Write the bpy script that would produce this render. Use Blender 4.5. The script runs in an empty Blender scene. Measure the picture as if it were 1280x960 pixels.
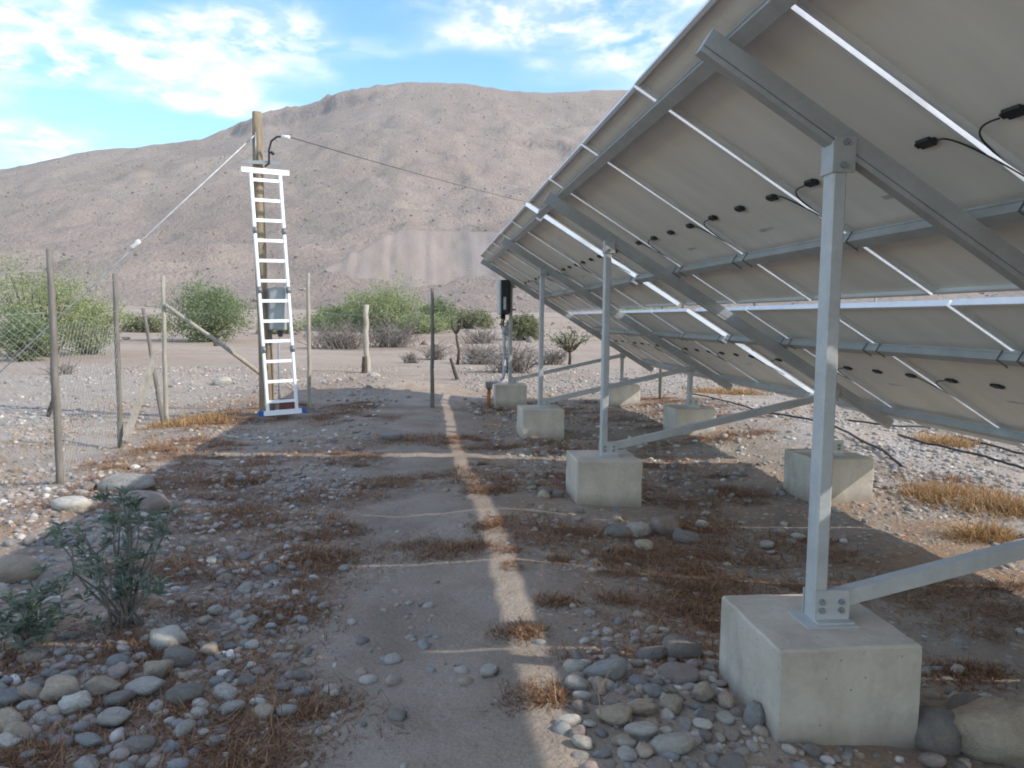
import bpy, math, random
import numpy as np
from mathutils import Matrix, Vector, Euler

scene = bpy.context.scene
COL = scene.collection
rnd = random.Random(7)
NR = np.random.RandomState(11)

# ------------------------------------------------------------------ camera
EYE = 1.408
PITCH, YAW, ROLL, FPX = -0.0841, 0.1138, 0.012, 968.46
_fw = np.array([math.sin(YAW)*math.cos(PITCH), math.cos(YAW)*math.cos(PITCH), math.sin(PITCH)])
_rt = np.array([math.cos(YAW), -math.sin(YAW), 0.0])
_up = np.cross(_rt, _fw)
_r = _rt*math.cos(ROLL) + _up*math.sin(ROLL)
_u = _up*math.cos(ROLL) - _rt*math.sin(ROLL)
cam_data = bpy.data.cameras.new('camera')
cam = bpy.data.objects.new('camera', cam_data)
COL.objects.link(cam)
cam.matrix_world = Matrix(((_r[0], _u[0], -_fw[0], 0), (_r[1], _u[1], -_fw[1], 0), (_r[2], _u[2], -_fw[2], EYE), (0, 0, 0, 1)))
cam_data.sensor_fit = 'HORIZONTAL'
cam_data.sensor_width = 36.0
cam_data.lens = FPX*36.0/1280.0
cam_data.clip_start = 0.05
cam_data.clip_end = 5000
scene.camera = cam

# ------------------------------------------------------------------ world, sun, exposure
SUN_VEC = Vector((1.36, -0.53, 1.0)).normalized()
SUN_EL = math.asin(SUN_VEC.z)
SUN_AZ = math.atan2(SUN_VEC.x, SUN_VEC.y)
SKY_STRENGTH = 0.15
SUN_STRENGTH = 2.15
scene.view_settings.view_transform = 'Standard'
scene.view_settings.look = 'None'
scene.view_settings.gamma = 1.0
scene.view_settings.use_curve_mapping = False
scene.view_settings.exposure = 1.27
scene.render.engine = 'CYCLES'
scene.cycles.filter_width = 1.9

world = bpy.data.worlds.new('World')
scene.world = world
world.use_nodes = True
wn, wl = world.node_tree.nodes, world.node_tree.links
wn.clear()
def W(t, **k):
    n = wn.new(t)
    for a, v in k.items():
        setattr(n, a, v)
    return n
def wmath(op, a, b=None, clamp=False):
    n = W('ShaderNodeMath', operation=op, use_clamp=clamp)
    for i, v in enumerate((a, b)):
        if v is None: continue
        if isinstance(v, (int, float)): n.inputs[i].default_value = v
        else: wl.new(v, n.inputs[i])
    return n.outputs[0]
sky = W('ShaderNodeTexSky', sky_type='NISHITA')
sky.sun_disc = False
sky.sun_elevation = SUN_EL
sky.sun_rotation = SUN_AZ
sky.altitude = 400
sky.air_density = 1.0
sky.dust_density = 0.6
sky.ozone_density = 1.0
tc = W('ShaderNodeTexCoord')
sep = W('ShaderNodeSeparateXYZ')
wl.new(tc.outputs['Generated'], sep.inputs[0])
zz = wmath('ADD', wmath('MAXIMUM', sep.outputs[2], 0.0), 0.10)
comb = W('ShaderNodeCombineXYZ')
wl.new(wmath('DIVIDE', sep.outputs[0], zz), comb.inputs[0])
wl.new(wmath('DIVIDE', sep.outputs[1], zz), comb.inputs[1])
def wnoise(scale, detail, rough, off, dist=0.0, sc=(1, 1, 1), rot=0):
    m = W('ShaderNodeMapping')
    m.inputs['Location'].default_value = off
    m.inputs['Scale'].default_value = sc
    m.inputs['Rotation'].default_value = (0, 0, rot)
    wl.new(comb.outputs[0], m.inputs[0])
    n = W('ShaderNodeTexNoise')
    n.inputs['Scale'].default_value = scale
    n.inputs['Detail'].default_value = detail
    n.inputs['Roughness'].default_value = rough
    n.inputs['Distortion'].default_value = dist
    wl.new(m.outputs[0], n.inputs['Vector'])
    return n.outputs['Fac']
def wramp(x, lo, hi):
    n = W('ShaderNodeMapRange', interpolation_type='SMOOTHSTEP')
    n.inputs[1].default_value = lo
    n.inputs[2].default_value = hi
    wl.new(x, n.inputs[0])
    return n.outputs[0]
bank = wramp(wnoise(1.0, 2.5, 0.55, (19.11, 5.37, 8.35)), 0.495, 0.64)        # where the cloud field lies
puff = wnoise(8.0, 5.0, 0.6, (0.7, 2.1, 0), 0.2, (1.0, 0.8, 1), 0.5)  # altocumulus puffs
veil = wnoise(3.0, 3.0, 0.5, (5.1, 0.4, 0), 0.6, (0.6, 1.3, 1), 0.3)
puffm = wramp(puff, 0.40, 0.68)
veilm = wramp(veil, 0.30, 0.72)
mask = wmath('MULTIPLY', bank, wmath('ADD', wmath('MULTIPLY', puffm, 0.72), wmath('MULTIPLY', veilm, 0.5)), True)
mask = wmath('MULTIPLY', mask, 0.85)
hue = W('ShaderNodeHueSaturation')
hue.inputs['Hue'].default_value = 0.497
hue.inputs['Saturation'].default_value = 1.32
hue.inputs['Value'].default_value = 0.92
wl.new(sky.outputs[0], hue.inputs['Color'])
mix = W('ShaderNodeMix', data_type='RGBA')
wl.new(mask, mix.inputs['Factor'])
wl.new(hue.outputs[0], mix.inputs['A'])
mix.inputs['B'].default_value = (5.8, 5.1, 4.35, 1)
bg = W('ShaderNodeBackground')
bg.inputs['Strength'].default_value = SKY_STRENGTH
wl.new(mix.outputs['Result'], bg.inputs['Color'])
wo = W('ShaderNodeOutputWorld')
wl.new(bg.outputs[0], wo.inputs['Surface'])

sun_data = bpy.data.lights.new('sun', 'SUN')
sun_data.energy = SUN_STRENGTH
sun_data.angle = math.radians(0.53)
sun_data.color = (1.0, 0.955, 0.885)
sun = bpy.data.objects.new('sun', sun_data)
COL.objects.link(sun)
sun.rotation_euler = (-SUN_VEC).to_track_quat('-Z', 'Y').to_euler()
sun.location = (10, -4, 12)

# ------------------------------------------------------------------ helpers
def ray(px, py):
    return _fw*FPX + _r*(px-640) + _u*(480-py)
def G(px, py, z=0.0):
    d = ray(px, py); q = np.array([0, 0, EYE]) + d*(z-EYE)/d[2]
    return float(q[0]), float(q[1])

def _hash(ix, iy, seed):
    h = (ix.astype(np.int64)*374761393 + iy.astype(np.int64)*668265263 + seed*1442695041) & 0x7fffffff
    h = ((h ^ (h >> 13))*1274126177) & 0x7fffffff
    h = h ^ (h >> 16)
    return (h & 0xffff)/65535.0
def vnoise(x, y, seed=0):
    x = np.asarray(x, float); y = np.asarray(y, float)
    ix, iy = np.floor(x), np.floor(y)
    fx, fy = x-ix, y-iy
    fx = fx*fx*(3-2*fx); fy = fy*fy*(3-2*fy)
    a = _hash(ix, iy, seed); b = _hash(ix+1, iy, seed)
    c = _hash(ix, iy+1, seed); d = _hash(ix+1, iy+1, seed)
    return (a*(1-fx)+b*fx)*(1-fy) + (c*(1-fx)+d*fx)*fy - 0.5
def fbm(x, y, seed=0, oct=4, gain=0.5):
    s, a = 0, 1.0
    for i in range(oct):
        s = s + a*vnoise(x, y, seed+i*17); x = x*2.03+3.1; y = y*2.03+1.7; a *= gain
    return s

def smooth(t): 
    t = np.clip(t, 0, 1); return t*t*(3-2*t)

def ground_z(x, y):
    x = np.asarray(x, float); y = np.asarray(y, float)
    near = 1/(1+((x*0.5)**2+(y*0.25)**2)*0.002)
    z = 0.035*fbm(x*0.45, y*0.45, 3, 3)*near + 0.013*fbm(x*1.7, y*1.7, 9, 3)*near + 0.014*fbm(x*6, y*6, 21, 2)*near
    for k_ in range(0, 4):
        for bx_ in (1.393, 3.246):
            q_ = np.maximum(np.abs(x-bx_), np.abs(y-2.554-3.307*k_))-0.25
            z = z + 0.016*np.exp(-(np.maximum(q_, 0)/0.11)**2)*(0.7+1.6*vnoise(x*6, y*6, 13))
    z = z + 0.30*np.exp(-((x+0.9)/1.7)**2-((y-14.6)/0.9)**2)
    z = z + 0.16*np.exp(-((x-4.6)/1.1)**2-((y-8.4)/5.0)**2)*np.clip((y-5)/2, 0, 1)
    z = z - 0.10*smooth((-x-2.6)/1.2)*smooth((18-y)/6)
    z = z + 0.085*np.exp(-((x-0.6)/0.55)**2)*smooth((8.5-y)/3.5) - 0.05*smooth((-x-0.8)/1.0)*smooth((y-7)/3)*smooth((16-y)/2)
    z = z + 0.013*np.clip(y-32, 0, 80) + 0.00055*np.clip(y-95, 0, 1000)**2*(1/(1+np.clip(y-95, 0, 1000)/60))
    z = z + 0.5*fbm(x*0.05, y*0.05, 5, 3)*smooth((y-30)/60)
    return z

def mesh_from_arrays(name, V, F, smooth_shade=False):
    V = np.asarray(V, np.float32); F = np.asarray(F, np.int32)
    me = bpy.data.meshes.new(name)
    k = F.shape[1]
    me.vertices.add(len(V)); me.vertices.foreach_set('co', V.ravel())
    me.loops.add(F.size); me.loops.foreach_set('vertex_index', F.ravel())
    me.polygons.add(len(F))
    me.polygons.foreach_set('loop_start', np.arange(0, F.size, k, dtype=np.int32))
    me.polygons.foreach_set('loop_total', np.full(len(F), k, np.int32))
    if smooth_shade:
        me.polygons.foreach_set('use_smooth', np.ones(len(F), bool))
    me.update(calc_edges=True)
    return me

def link(name, me, m=None, parent=None, loc=None, rot=None, scale=None):
    o = bpy.data.objects.new(name, me); COL.objects.link(o)
    if m is not None and me is not None and len(me.materials) == 0:
        me.materials.append(m)
    if parent is not None: o.parent = parent
    if loc is not None: o.location = loc
    if rot is not None: o.rotation_euler = rot
    if scale is not None: o.scale = scale
    return o
def tag(o, label=None, cat=None, group=None, kind=None):
    if label: o['label'] = label
    if cat: o['category'] = cat
    if group: o['group'] = group
    if kind: o['kind'] = kind
    return o
def empty(name, loc, rot=(0, 0, 0)):
    o = bpy.data.objects.new(name, None); COL.objects.link(o)
    o.location = loc; o.rotation_euler = rot; o.empty_display_size = 0.2
    return o

class MB:
    def __init__(s): s.v = []; s.f = []; s.sm = []
    def add(s, V, F, sm=False):
        b = len(s.v); s.v.extend([tuple(map(float, p)) for p in V])
        for f in F: s.f.append(tuple(i+b for i in f)); s.sm.append(sm)
        return s
    def box(s, x0, x1, y0, y1, z0, z1, bev=0.0):
        if bev <= 0:
            V = [(x, y, z) for z in (z0, z1) for y in (y0, y1) for x in (x0, x1)]
            return s.add(V, [(0, 2, 3, 1), (4, 5, 7, 6), (0, 1, 5, 4), (2, 6, 7, 3), (0, 4, 6, 2), (1, 3, 7, 5)])
        b = bev; V = []; idx = {}
        for ix, x in enumerate((x0, x1)):
            for iy, y in enumerate((y0, y1)):
                for iz, z in enumerate((z0, z1)):
                    sx, sy, sz = (1, -1)[ix], (1, -1)[iy], (1, -1)[iz]
                    for a, p in enumerate([(x, y+sy*b, z+sz*b), (x+sx*b, y, z+sz*b), (x+sx*b, y+sy*b, z)]):
                        idx[ix, iy, iz, a] = len(V); V.append(p)
        F = []
        for i in (0, 1):
            q = [idx[i, 0, 0, 0], idx[i, 1, 0, 0], idx[i, 1, 1, 0], idx[i, 0, 1, 0]]; F.append(q if i else q[::-1])
            q = [idx[0, i, 0, 1], idx[0, i, 1, 1], idx[1, i, 1, 1], idx[1, i, 0, 1]]; F.append(q if i else q[::-1])
            q = [idx[0, 0, i, 2], idx[1, 0, i, 2], idx[1, 1, i, 2], idx[0, 1, i, 2]]; F.append(q if i else q[::-1])
        for i in (0, 1):
            for j in (0, 1):
                F.append([idx[i, j, 0, 0], idx[i, j, 0, 1], idx[i, j, 1, 1], idx[i, j, 1, 0]])
                F.append([idx[i, 0, j, 0], idx[i, 0, j, 2], idx[i, 1, j, 2], idx[i, 1, j, 0]])
                F.append([idx[0, i, j, 1], idx[0, i, j, 2], idx[1, i, j, 2], idx[1, i, j, 1]])
                for k in (0, 1): F.append([idx[i, j, k, 0], idx[i, j, k, 1], idx[i, j, k, 2]])
        return s.add(V, F)
    def prism(s, poly, a, b, axis='x'):
        # poly of 2D points extruded from a to b along axis; 2D = the other two axes in order
        n = len(poly); V = []
        for t in (a, b):
            for p in poly:
                V.append({'x': (t, p[0], p[1]), 'y': (p[0], t, p[1]), 'z': (p[0], p[1], t)}[axis])
        F = [tuple(range(n))[::-1], tuple(range(n, 2*n))]
        for i in range(n): F.append((i, (i+1) % n, n+(i+1) % n, n+i))
        return s.add(V, F)
    def tube(s, pts, rad, n=8, cap=True, sm=True):
        pts = [Vector(p) for p in pts]
        if isinstance(rad, (int, float)): rad = [rad]*len(pts)
        V = []; F = []; prev = None
        for i, p in enumerate(pts):
            d = (pts[min(i+1, len(pts)-1)]-pts[max(i-1, 0)])
            d = d.normalized() if d.length > 1e-9 else Vector((0, 0, 1))
            if prev is None:
                a = d.orthogonal().normalized()
            else:
                a = (prev-d*prev.dot(d)); a = a.normalized() if a.length > 1e-6 else d.orthogonal().normalized()
            prev = a; b = d.cross(a)
            for k in range(n):
                t = 2*math.pi*k/n; V.append(p+(a*math.cos(t)+b*math.sin(t))*rad[i])
        for i in range(len(pts)-1):
            for k in range(n): F.append((i*n+k, i*n+(k+1) % n, (i+1)*n+(k+1) % n, (i+1)*n+k))
        s.add(V, F, sm)
        if cap:
            b = len(s.v)-len(V)
            s.f.append(tuple(b+k for k in range(n))[::-1]); s.sm.append(False)
            s.f.append(tuple(b+(len(pts)-1)*n+k for k in range(n))); s.sm.append(False)
        return s
    def bar(s, p, q, w, h, upv=(0, 0, 1)):
        p, q = Vector(p), Vector(q); d = (q-p).normalized(); up = Vector(upv)
        a = d.cross(up).normalized()*w/2; b = a.cross(d).normalized()*h/2
        V = [e+x+y for e in (p, q) for x, y in ((-a, -b), (a, -b), (a, b), (-a, b))]
        return s.add(V, [(0, 1, 2, 3)[::-1], (4, 5, 6, 7), (0, 1, 5, 4), (1, 2, 6, 5), (2, 3, 7, 6), (3, 0, 4, 7)])
    def mesh(s, name):
        me = bpy.data.meshes.new(name); me.from_pydata(s.v, [], s.f)
        me.polygons.foreach_set('use_smooth', np.array(s.sm, bool)); 
        import bmesh
        bm = bmesh.new(); bm.from_mesh(me); bmesh.ops.recalc_face_normals(bm, faces=bm.faces); bm.to_mesh(me); bm.free()
        me.update(); return me
    def build(s, name, m, parent=None, loc=None, rot=None):
        return link(name, s.mesh(name), m, parent, loc, rot)

# ------------------------------------------------------------------ materials
class Mat:
    def __init__(s, name, rough=0.8, metal=0.0, spec=0.3):
        s.m = bpy.data.materials.new(name); s.m.use_nodes = True
        s.n, s.l = s.m.node_tree.nodes, s.m.node_tree.links
        s.b = s.n['Principled BSDF']
        s.b.inputs['Roughness'].default_value = rough
        s.b.inputs['Metallic'].default_value = metal
        s.b.inputs['Specular IOR Level'].default_value = spec
        s.tc = None
    def node(s, t, **k):
        n = s.n.new(t)
        for a, v in k.items(): setattr(n, a, v)
        return n
    def coord(s, which='Object'):
        if s.tc is None: s.tc = s.node('ShaderNodeTexCoord')
        return s.tc.outputs[which]
    def pos(s):
        g = s.node('ShaderNodeNewGeometry'); return g.outputs['Position']
    def noise(s, vec, scale, detail=4, rough=0.55, dist=0.0, sc=None):
        if sc is not None:
            mp = s.node('ShaderNodeMapping'); mp.inputs['Scale'].default_value = sc
            s.l.new(vec, mp.inputs[0]); vec = mp.outputs[0]
        n = s.node('ShaderNodeTexNoise')
        n.inputs['Scale'].default_value = scale; n.inputs['Detail'].default_value = detail
        n.inputs['Roughness'].default_value = rough; n.inputs['Distortion'].default_value = dist
        s.l.new(vec, n.inputs['Vector']); return n.outputs['Fac']
    def vor(s, vec, scale, feature='F1', out='Distance'):
        n = s.node('ShaderNodeTexVoronoi', feature=feature)
        n.inputs['Scale'].default_value = scale
        s.l.new(vec, n.inputs['Vector']); return n.outputs[out]
    def ramp(s, fac, stops, interp='LINEAR'):
        n = s.node('ShaderNodeValToRGB'); cr = n.color_ramp; cr.interpolation = interp
        while len(cr.elements) > 1: cr.elements.remove(cr.elements[-1])
        for i, (p, c) in enumerate(stops):
            e = cr.elements[0] if i == 0 else cr.elements.new(p)
            e.position = p; e.color = (c[0], c[1], c[2], 1) if hasattr(c, '__len__') else (c, c, c, 1)
        s.l.new(fac, n.inputs[0]); return n.outputs[0]
    def mixc(s, f, a, b, mode='MIX'):
        n = s.node('ShaderNodeMix', data_type='RGBA', blend_type=mode)
        for k, v in (('Factor', f), ('A', a), ('B', b)):
            inp = [i for i in n.inputs if i.name == k and i.enabled][0]
            if isinstance(v, (int, float)): inp.default_value = v
            elif isinstance(v, tuple): inp.default_value = (*v, 1)
            else: s.l.new(v, inp)
        return [o for o in n.outputs if o.enabled][0]
    def math(s, op, a, b=None, clamp=False):
        n = s.node('ShaderNodeMath', operation=op, use_clamp=clamp)
        for i, v in enumerate((a, b)):
            if v is None: continue
            if isinstance(v, (int, float)): n.inputs[i].default_value = v
            else: s.l.new(v, n.inputs[i])
        return n.outputs[0]
    def color(s, c):
        if isinstance(c, tuple): s.b.inputs['Base Color'].default_value = (*c, 1)
        else: s.l.new(c, s.b.inputs['Base Color'])
        return s
    def bump(s, h, strength=0.4, dist=0.02):
        n = s.node('ShaderNodeBump'); n.inputs['Strength'].default_value = strength; n.inputs['Distance'].default_value = dist
        s.l.new(h, n.inputs['Height']); s.l.new(n.outputs[0], s.b.inputs['Normal']); return s

def simple(name, c, rough=0.7, metal=0.0, spec=0.3, var=0.25, scale=8.0, bump=0.0, sc=None):
    m = Mat(name, rough, metal, spec); v = m.coord()
    f = m.noise(v, scale, 4, 0.6, 0, sc)
    lo = tuple(x*(1-var) for x in c); hi = tuple(min(1, x*(1+var)) for x in c)
    m.color(m.ramp(f, [(0.3, lo), (0.7, hi)]))
    if bump: m.bump(m.noise(v, scale*5, 3, 0.6, 0, sc), bump, 0.01)
    return m.m

MATS = {}
def ground_material():
    m = Mat('stony_dirt', 0.95, 0, 0.1); p = m.pos()
    big = m.noise(p, 0.35, 4, 0.6); mid = m.noise(p, 1.6, 5, 0.62, 0.4); fine = m.noise(p, 14, 5, 0.7); grit = m.noise(p, 70, 3, 0.7)
    dirt = m.ramp(mid, [(0.28, (0.200, 0.152, 0.112)), (0.5, (0.285, 0.226, 0.172)), (0.72, (0.37, 0.30, 0.235))])
    straw = m.ramp(fine, [(0.3, (0.20, 0.105, 0.055)), (0.7, (0.37, 0.225, 0.125))])
    sm = m.math('MULTIPLY', m.ramp(m.noise(p, 1.1, 5, 0.7, 0.8), [(0.47, 0.0), (0.60, 1.0)]), m.ramp(fine, [(0.36, 0.2), (0.58, 0.95)]))
    sepp = m.node('ShaderNodeSeparateXYZ'); m.l.new(p, sepp.inputs[0])
    wob = m.math('MULTIPLY', m.math('SUBTRACT', m.noise(p, 1.3, 3, 0.6), 0.5), 0.7)
    off = m.math('ABSOLUTE', m.math('ADD', m.math('SUBTRACT', sepp.outputs[0], 0.10), wob))
    track = m.ramp(off, [(0.38, 0.12), (0.66, 1.0)])
    sm = m.math('MULTIPLY', sm, track)
    c = m.mixc(sm, dirt, straw)
    bed = m.math('ABSOLUTE', m.math('ADD', m.math('SUBTRACT', sepp.outputs[0], 0.35), wob))
    bedm = m.node('ShaderNodeMapRange'); bedm.inputs[1].default_value = 3.2; bedm.inputs[2].default_value = 4.4; bedm.inputs[4].default_value = 0.6; m.l.new(bed, bedm.inputs[0])
    c = m.mixc(bedm.outputs[0], c, m.ramp(mid, [(0.3, (0.30, 0.255, 0.205)), (0.7, (0.41, 0.36, 0.30))]))
    # grey gravel freckles
    cell = m.vor(p, 26, 'F1', 'Color'); cd = m.vor(p, 26, 'F1', 'Distance')
    sepc = m.node('ShaderNodeSeparateColor'); m.l.new(cell, sepc.inputs[0])
    stone = m.ramp(sepc.outputs[0], [(0.0, (0.14, 0.135, 0.135)), (0.35, (0.25, 0.235, 0.22)), (0.7, (0.34, 0.30, 0.26)), (1.0, (0.52, 0.49, 0.45))])
    gm = m.math('MULTIPLY', m.ramp(cd, [(0.30, 1.0), (0.48, 0.0)]), m.ramp(sepc.outputs[1], [(0.45, 0.0), (0.55, 1.0)]))
    gm = m.math('MULTIPLY', m.math('MULTIPLY', gm, track), m.ramp(m.noise(p, 0.9, 3, 0.6), [(0.36, 0.35), (0.55, 1.0)]))
    c = m.mixc(gm, c, stone)
    c = m.mixc(m.ramp(big, [(0.35, 0.0), (0.7, 0.35)]), c, (0.40, 0.335, 0.275))
    c = m.mixc(0.35, c, m.ramp(grit, [(0.3, 0.35), (0.7, 0.75)]), 'OVERLAY')
    # farther out: pale sandy flat with tan patches
    yy = m.node('ShaderNodeMapRange'); yy.inputs[1].default_value = 13; yy.inputs[2].default_value = 26; m.l.new(sepp.outputs[1], yy.inputs[0])
    far = m.ramp(m.noise(p, 0.12, 5, 0.65, 0.5, (0.35, 1, 1)), [(0.32, (0.30, 0.21, 0.148)), (0.5, (0.37, 0.285, 0.218)), (0.66, (0.43, 0.355, 0.285))])
    far = m.mixc(m.ramp(m.noise(p, 2.2, 4, 0.7), [(0.52, 0.0), (0.72, 0.55)]), far, (0.20, 0.155, 0.115))
    c = m.mixc(m.math('MULTIPLY', yy.outputs[0], 0.9), c, far)
    m.color(c)
    h = m.math('ADD', m.math('MULTIPLY', fine, 0.5), m.math('ADD', m.math('MULTIPLY', grit, 0.3), m.math('MULTIPLY', gm, 0.35)))
    h = m.math('ADD', h, m.math('MULTIPLY', m.noise(p, 5.0, 3, 0.6, 0.6), 0.9))
    m.bump(h, 0.85, 0.035)
    return m.m
MATS['ground'] = ground_material()

def mountain_material():
    m = Mat('dry_mountain_slope', 0.95, 0, 0.05); p = m.pos()
    a = m.noise(p, 0.012, 6, 0.62, 0.5); b = m.noise(p, 0.09, 5, 0.7); c_ = m.noise(p, 0.45, 4, 0.75)
    base = m.ramp(a, [(0.30, (0.275, 0.212, 0.166)), (0.5, (0.325, 0.254, 0.200)), (0.70, (0.375, 0.297, 0.236))])
    c = m.mixc(m.ramp(b, [(0.50, 0.0), (0.72, 0.5)]), base, (0.25, 0.193, 0.158))
    c = m.mixc(m.ramp(c_, [(0.57, 0.0), (0.70, 0.6)]), c, (0.185, 0.146, 0.118))
    c = m.mixc(m.ramp(m.noise(p, 0.3, 4, 0.7), [(0.60, 0.0), (0.70, 0.6)]), c, (0.31, 0.26, 0.225))
    g = m.node('ShaderNodeNewGeometry'); sp = m.node('ShaderNodeSeparateXYZ'); m.l.new(g.outputs['Normal'], sp.inputs[0])
    rock = m.ramp(m.noise(p, 0.22, 5, 0.75, 0, (1, 1, 0.35)), [(0.3, (0.13, 0.105, 0.092)), (0.7, (0.30, 0.245, 0.21))])
    c = m.mixc(m.ramp(sp.outputs[2], [(0.50, 1.0), (0.70, 0.0)]), c, rock)
    c = m.mixc(m.ramp(m.noise(p, 1.1, 4, 0.75), [(0.5, 0.0), (0.64, 0.45)]), c, (0.20, 0.158, 0.128))
    m.color(c); m.bump(m.math('ADD', b, m.math('MULTIPLY', c_, 1.5)), 0.8, 2.0)
    return m.m
MATS['mountain'] = mountain_material()

def tailings_material():
    m = Mat('mine_tailings', 0.95, 0, 0.05); p = m.pos()
    st = m.noise(p, 0.25, 4, 0.6, 0.2, (1.0, 0.25, 0.12))
    c = m.ramp(st, [(0.3, (0.255, 0.203, 0.166)), (0.7, (0.305, 0.248, 0.206))])
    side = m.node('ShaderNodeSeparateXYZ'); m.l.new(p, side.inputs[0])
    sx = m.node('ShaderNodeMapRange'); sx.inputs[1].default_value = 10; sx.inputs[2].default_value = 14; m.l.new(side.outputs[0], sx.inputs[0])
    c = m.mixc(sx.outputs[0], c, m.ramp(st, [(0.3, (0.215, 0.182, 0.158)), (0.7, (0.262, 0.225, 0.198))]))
    m.color(c); m.bump(m.noise(p, 0.8, 4, 0.7), 0.5, 0.6); return m.m
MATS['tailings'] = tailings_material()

def concrete_material():
    m = Mat('cast_concrete', 0.9, 0, 0.2); v = m.coord()
    a = m.noise(v, 3.0, 5, 0.6, 0.3); b = m.noise(v, 40, 4, 0.7); pit = m.vor(v, 22)
    oi = m.node('ShaderNodeObjectInfo')
    c = m.ramp(a, [(0.28, (0.415, 0.355, 0.285)), (0.5, (0.535, 0.468, 0.382)), (0.72, (0.61, 0.545, 0.455))])
    c = m.mixc(m.ramp(m.noise(v, 1.8, 4, 0.7, 0.6, (1, 1, 0.35)), [(0.50, 0.0), (0.70, 0.55)]), c, (0.27, 0.245, 0.21))
    c = m.mixc(m.ramp(pit, [(0.05, 0.7), (0.10, 0.0)]), c, (0.16, 0.145, 0.125))
    c = m.mixc(0.25, c, m.ramp(b, [(0.3, 0.38), (0.7, 0.66)]), 'OVERLAY')
    # splash of soil near the ground
    sp = m.node('ShaderNodeSeparateXYZ'); m.l.new(v, sp.inputs[0])
    dirt = m.math('ADD', sp.outputs[2], m.math('MULTIPLY', m.noise(v, 9, 4, 0.7), 0.12))
    c = m.mixc(m.ramp(dirt, [(0.07, 0.75), (0.19, 0.0)]), c, (0.29, 0.225, 0.165))
    hs = m.node('ShaderNodeHueSaturation'); m.l.new(c, hs.inputs['Color'])
    m.l.new(m.math('ADD', m.math('MULTIPLY', oi.outputs['Random'], 0.2), 0.9), hs.inputs['Value'])
    m.color(hs.outputs[0])
    m.bump(m.math('ADD', m.math('MULTIPLY', b, 0.25), m.math('MULTIPLY', m.ramp(pit, [(0.04, 0.0), (0.10, 1.0)]), 0.6)), 0.5, 0.006)
    return m.m
MATS['concrete'] = concrete_material()

def metal_material(name, c, rough, metal, var=0.12):
    m = Mat(name, rough, metal, 0.4); v = m.coord()
    a = m.noise(v, 6, 4, 0.6); b = m.noise(v, 45, 3, 0.6)
    col = m.ramp(a, [(0.3, tuple(x*(1-var) for x in c)), (0.7, tuple(min(1, x*(1+var)) for x in c))])
    sp = m.node('ShaderNodeSeparateColor'); m.l.new(m.vor(v, 70, 'F1', 'Color'), sp.inputs[0])
    col = m.mixc(0.10, col, m.ramp(sp.outputs[0], [(0.0, 0.34), (1.0, 0.64)]), 'OVERLAY')
    col = m.mixc(m.ramp(m.noise(v, 2.5, 5, 0.7, 0.5), [(0.52, 0.0), (0.75, 0.4)]), col, (0.36, 0.32, 0.27))
    m.color(col)
    m.l.new(m.math('ADD', m.math('MULTIPLY', b, 0.25), rough-0.12), m.b.inputs['Roughness'])
    return m.m
MATS['steel'] = metal_material('galvanised_steel', (0.40, 0.40, 0.385), 0.6, 0.35)
MATS['post_steel'] = metal_material('galvanised_post', (0.48, 0.48, 0.465), 0.6, 0.3)
MATS['alu'] = metal_material('anodised_frame', (0.74, 0.75, 0.76), 0.42, 0.45, 0.05)
MATS['ladder_alu'] = metal_material('bright_ladder_aluminium', (0.90, 0.90, 0.89), 0.4, 0.15, 0.04)
MATS['bolt'] = metal_material('zinc_bolt', (0.30, 0.31, 0.32), 0.5, 0.6)
MATS['hinge'] = simple('dark_hinge', (0.22, 0.225, 0.225), 0.5, 0.3)
MATS['back'] = simple('white_backsheet', (0.70, 0.665, 0.61), 0.6, 0, 0.3, 0.10, 1.6, 0, (0.5, 2.2, 1))
MATS['glass'] = simple('solar_glass', (0.012, 0.017, 0.035), 0.08, 0, 0.6, 0.2, 3)
MATS['black'] = simple('black_plastic', (0.018, 0.018, 0.02), 0.5, 0, 0.4)
MATS['rubber'] = simple('black_hose', (0.035, 0.034, 0.033), 0.6, 0, 0.3)
MATS['sticker'] = simple('grey_sticker', (0.46, 0.45, 0.43), 0.6)
MATS['blue'] = simple('blue_end_cap', (0.03, 0.11, 0.36), 0.5)
MATS['clamp'] = simple('dark_clamp', (0.14, 0.14, 0.14), 0.5, 0.4)
MATS['wood'] = simple('weathered_pole_wood', (0.255, 0.20, 0.135), 0.9, 0, 0.1, 0.35, 5, 0.5, (6, 6, 0.6))
MATS['pale_wood'] = simple('bleached_stick', (0.37, 0.325, 0.26), 0.9, 0, 0.1, 0.25, 6, 0.4, (5, 5, 0.6))
MATS['grey_wood'] = simple('grey_stick', (0.20, 0.175, 0.145), 0.9, 0, 0.1, 0.3, 6, 0.4, (5, 5, 0.6))
MATS['dark_wood'] = simple('dark_branch', (0.085, 0.066, 0.05), 0.95, 0, 0.1, 0.3, 8)
MATS['box_grey'] = simple('grey_box_plastic', (0.33, 0.34, 0.325), 0.55, 0, 0.35, 0.08)
MATS['pvc'] = simple('grey_conduit', (0.42, 0.44, 0.45), 0.5, 0, 0.35, 0.1)
MATS['orange_pvc'] = simple('orange_brown_conduit', (0.36, 0.135, 0.05), 0.55, 0, 0.3, 0.15)
MATS['white_cer'] = simple('white_insulator', (0.74, 0.72, 0.68), 0.4)
MATS['wire'] = simple('galvanised_wire', (0.46, 0.46, 0.45), 0.5, 0.3)
MATS['inv_cover'] = simple('pale_inverter_cover', (0.50, 0.50, 0.49), 0.5)
MATS['red'] = simple('red_plastic', (0.17, 0.06, 0.05), 0.6)

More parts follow.
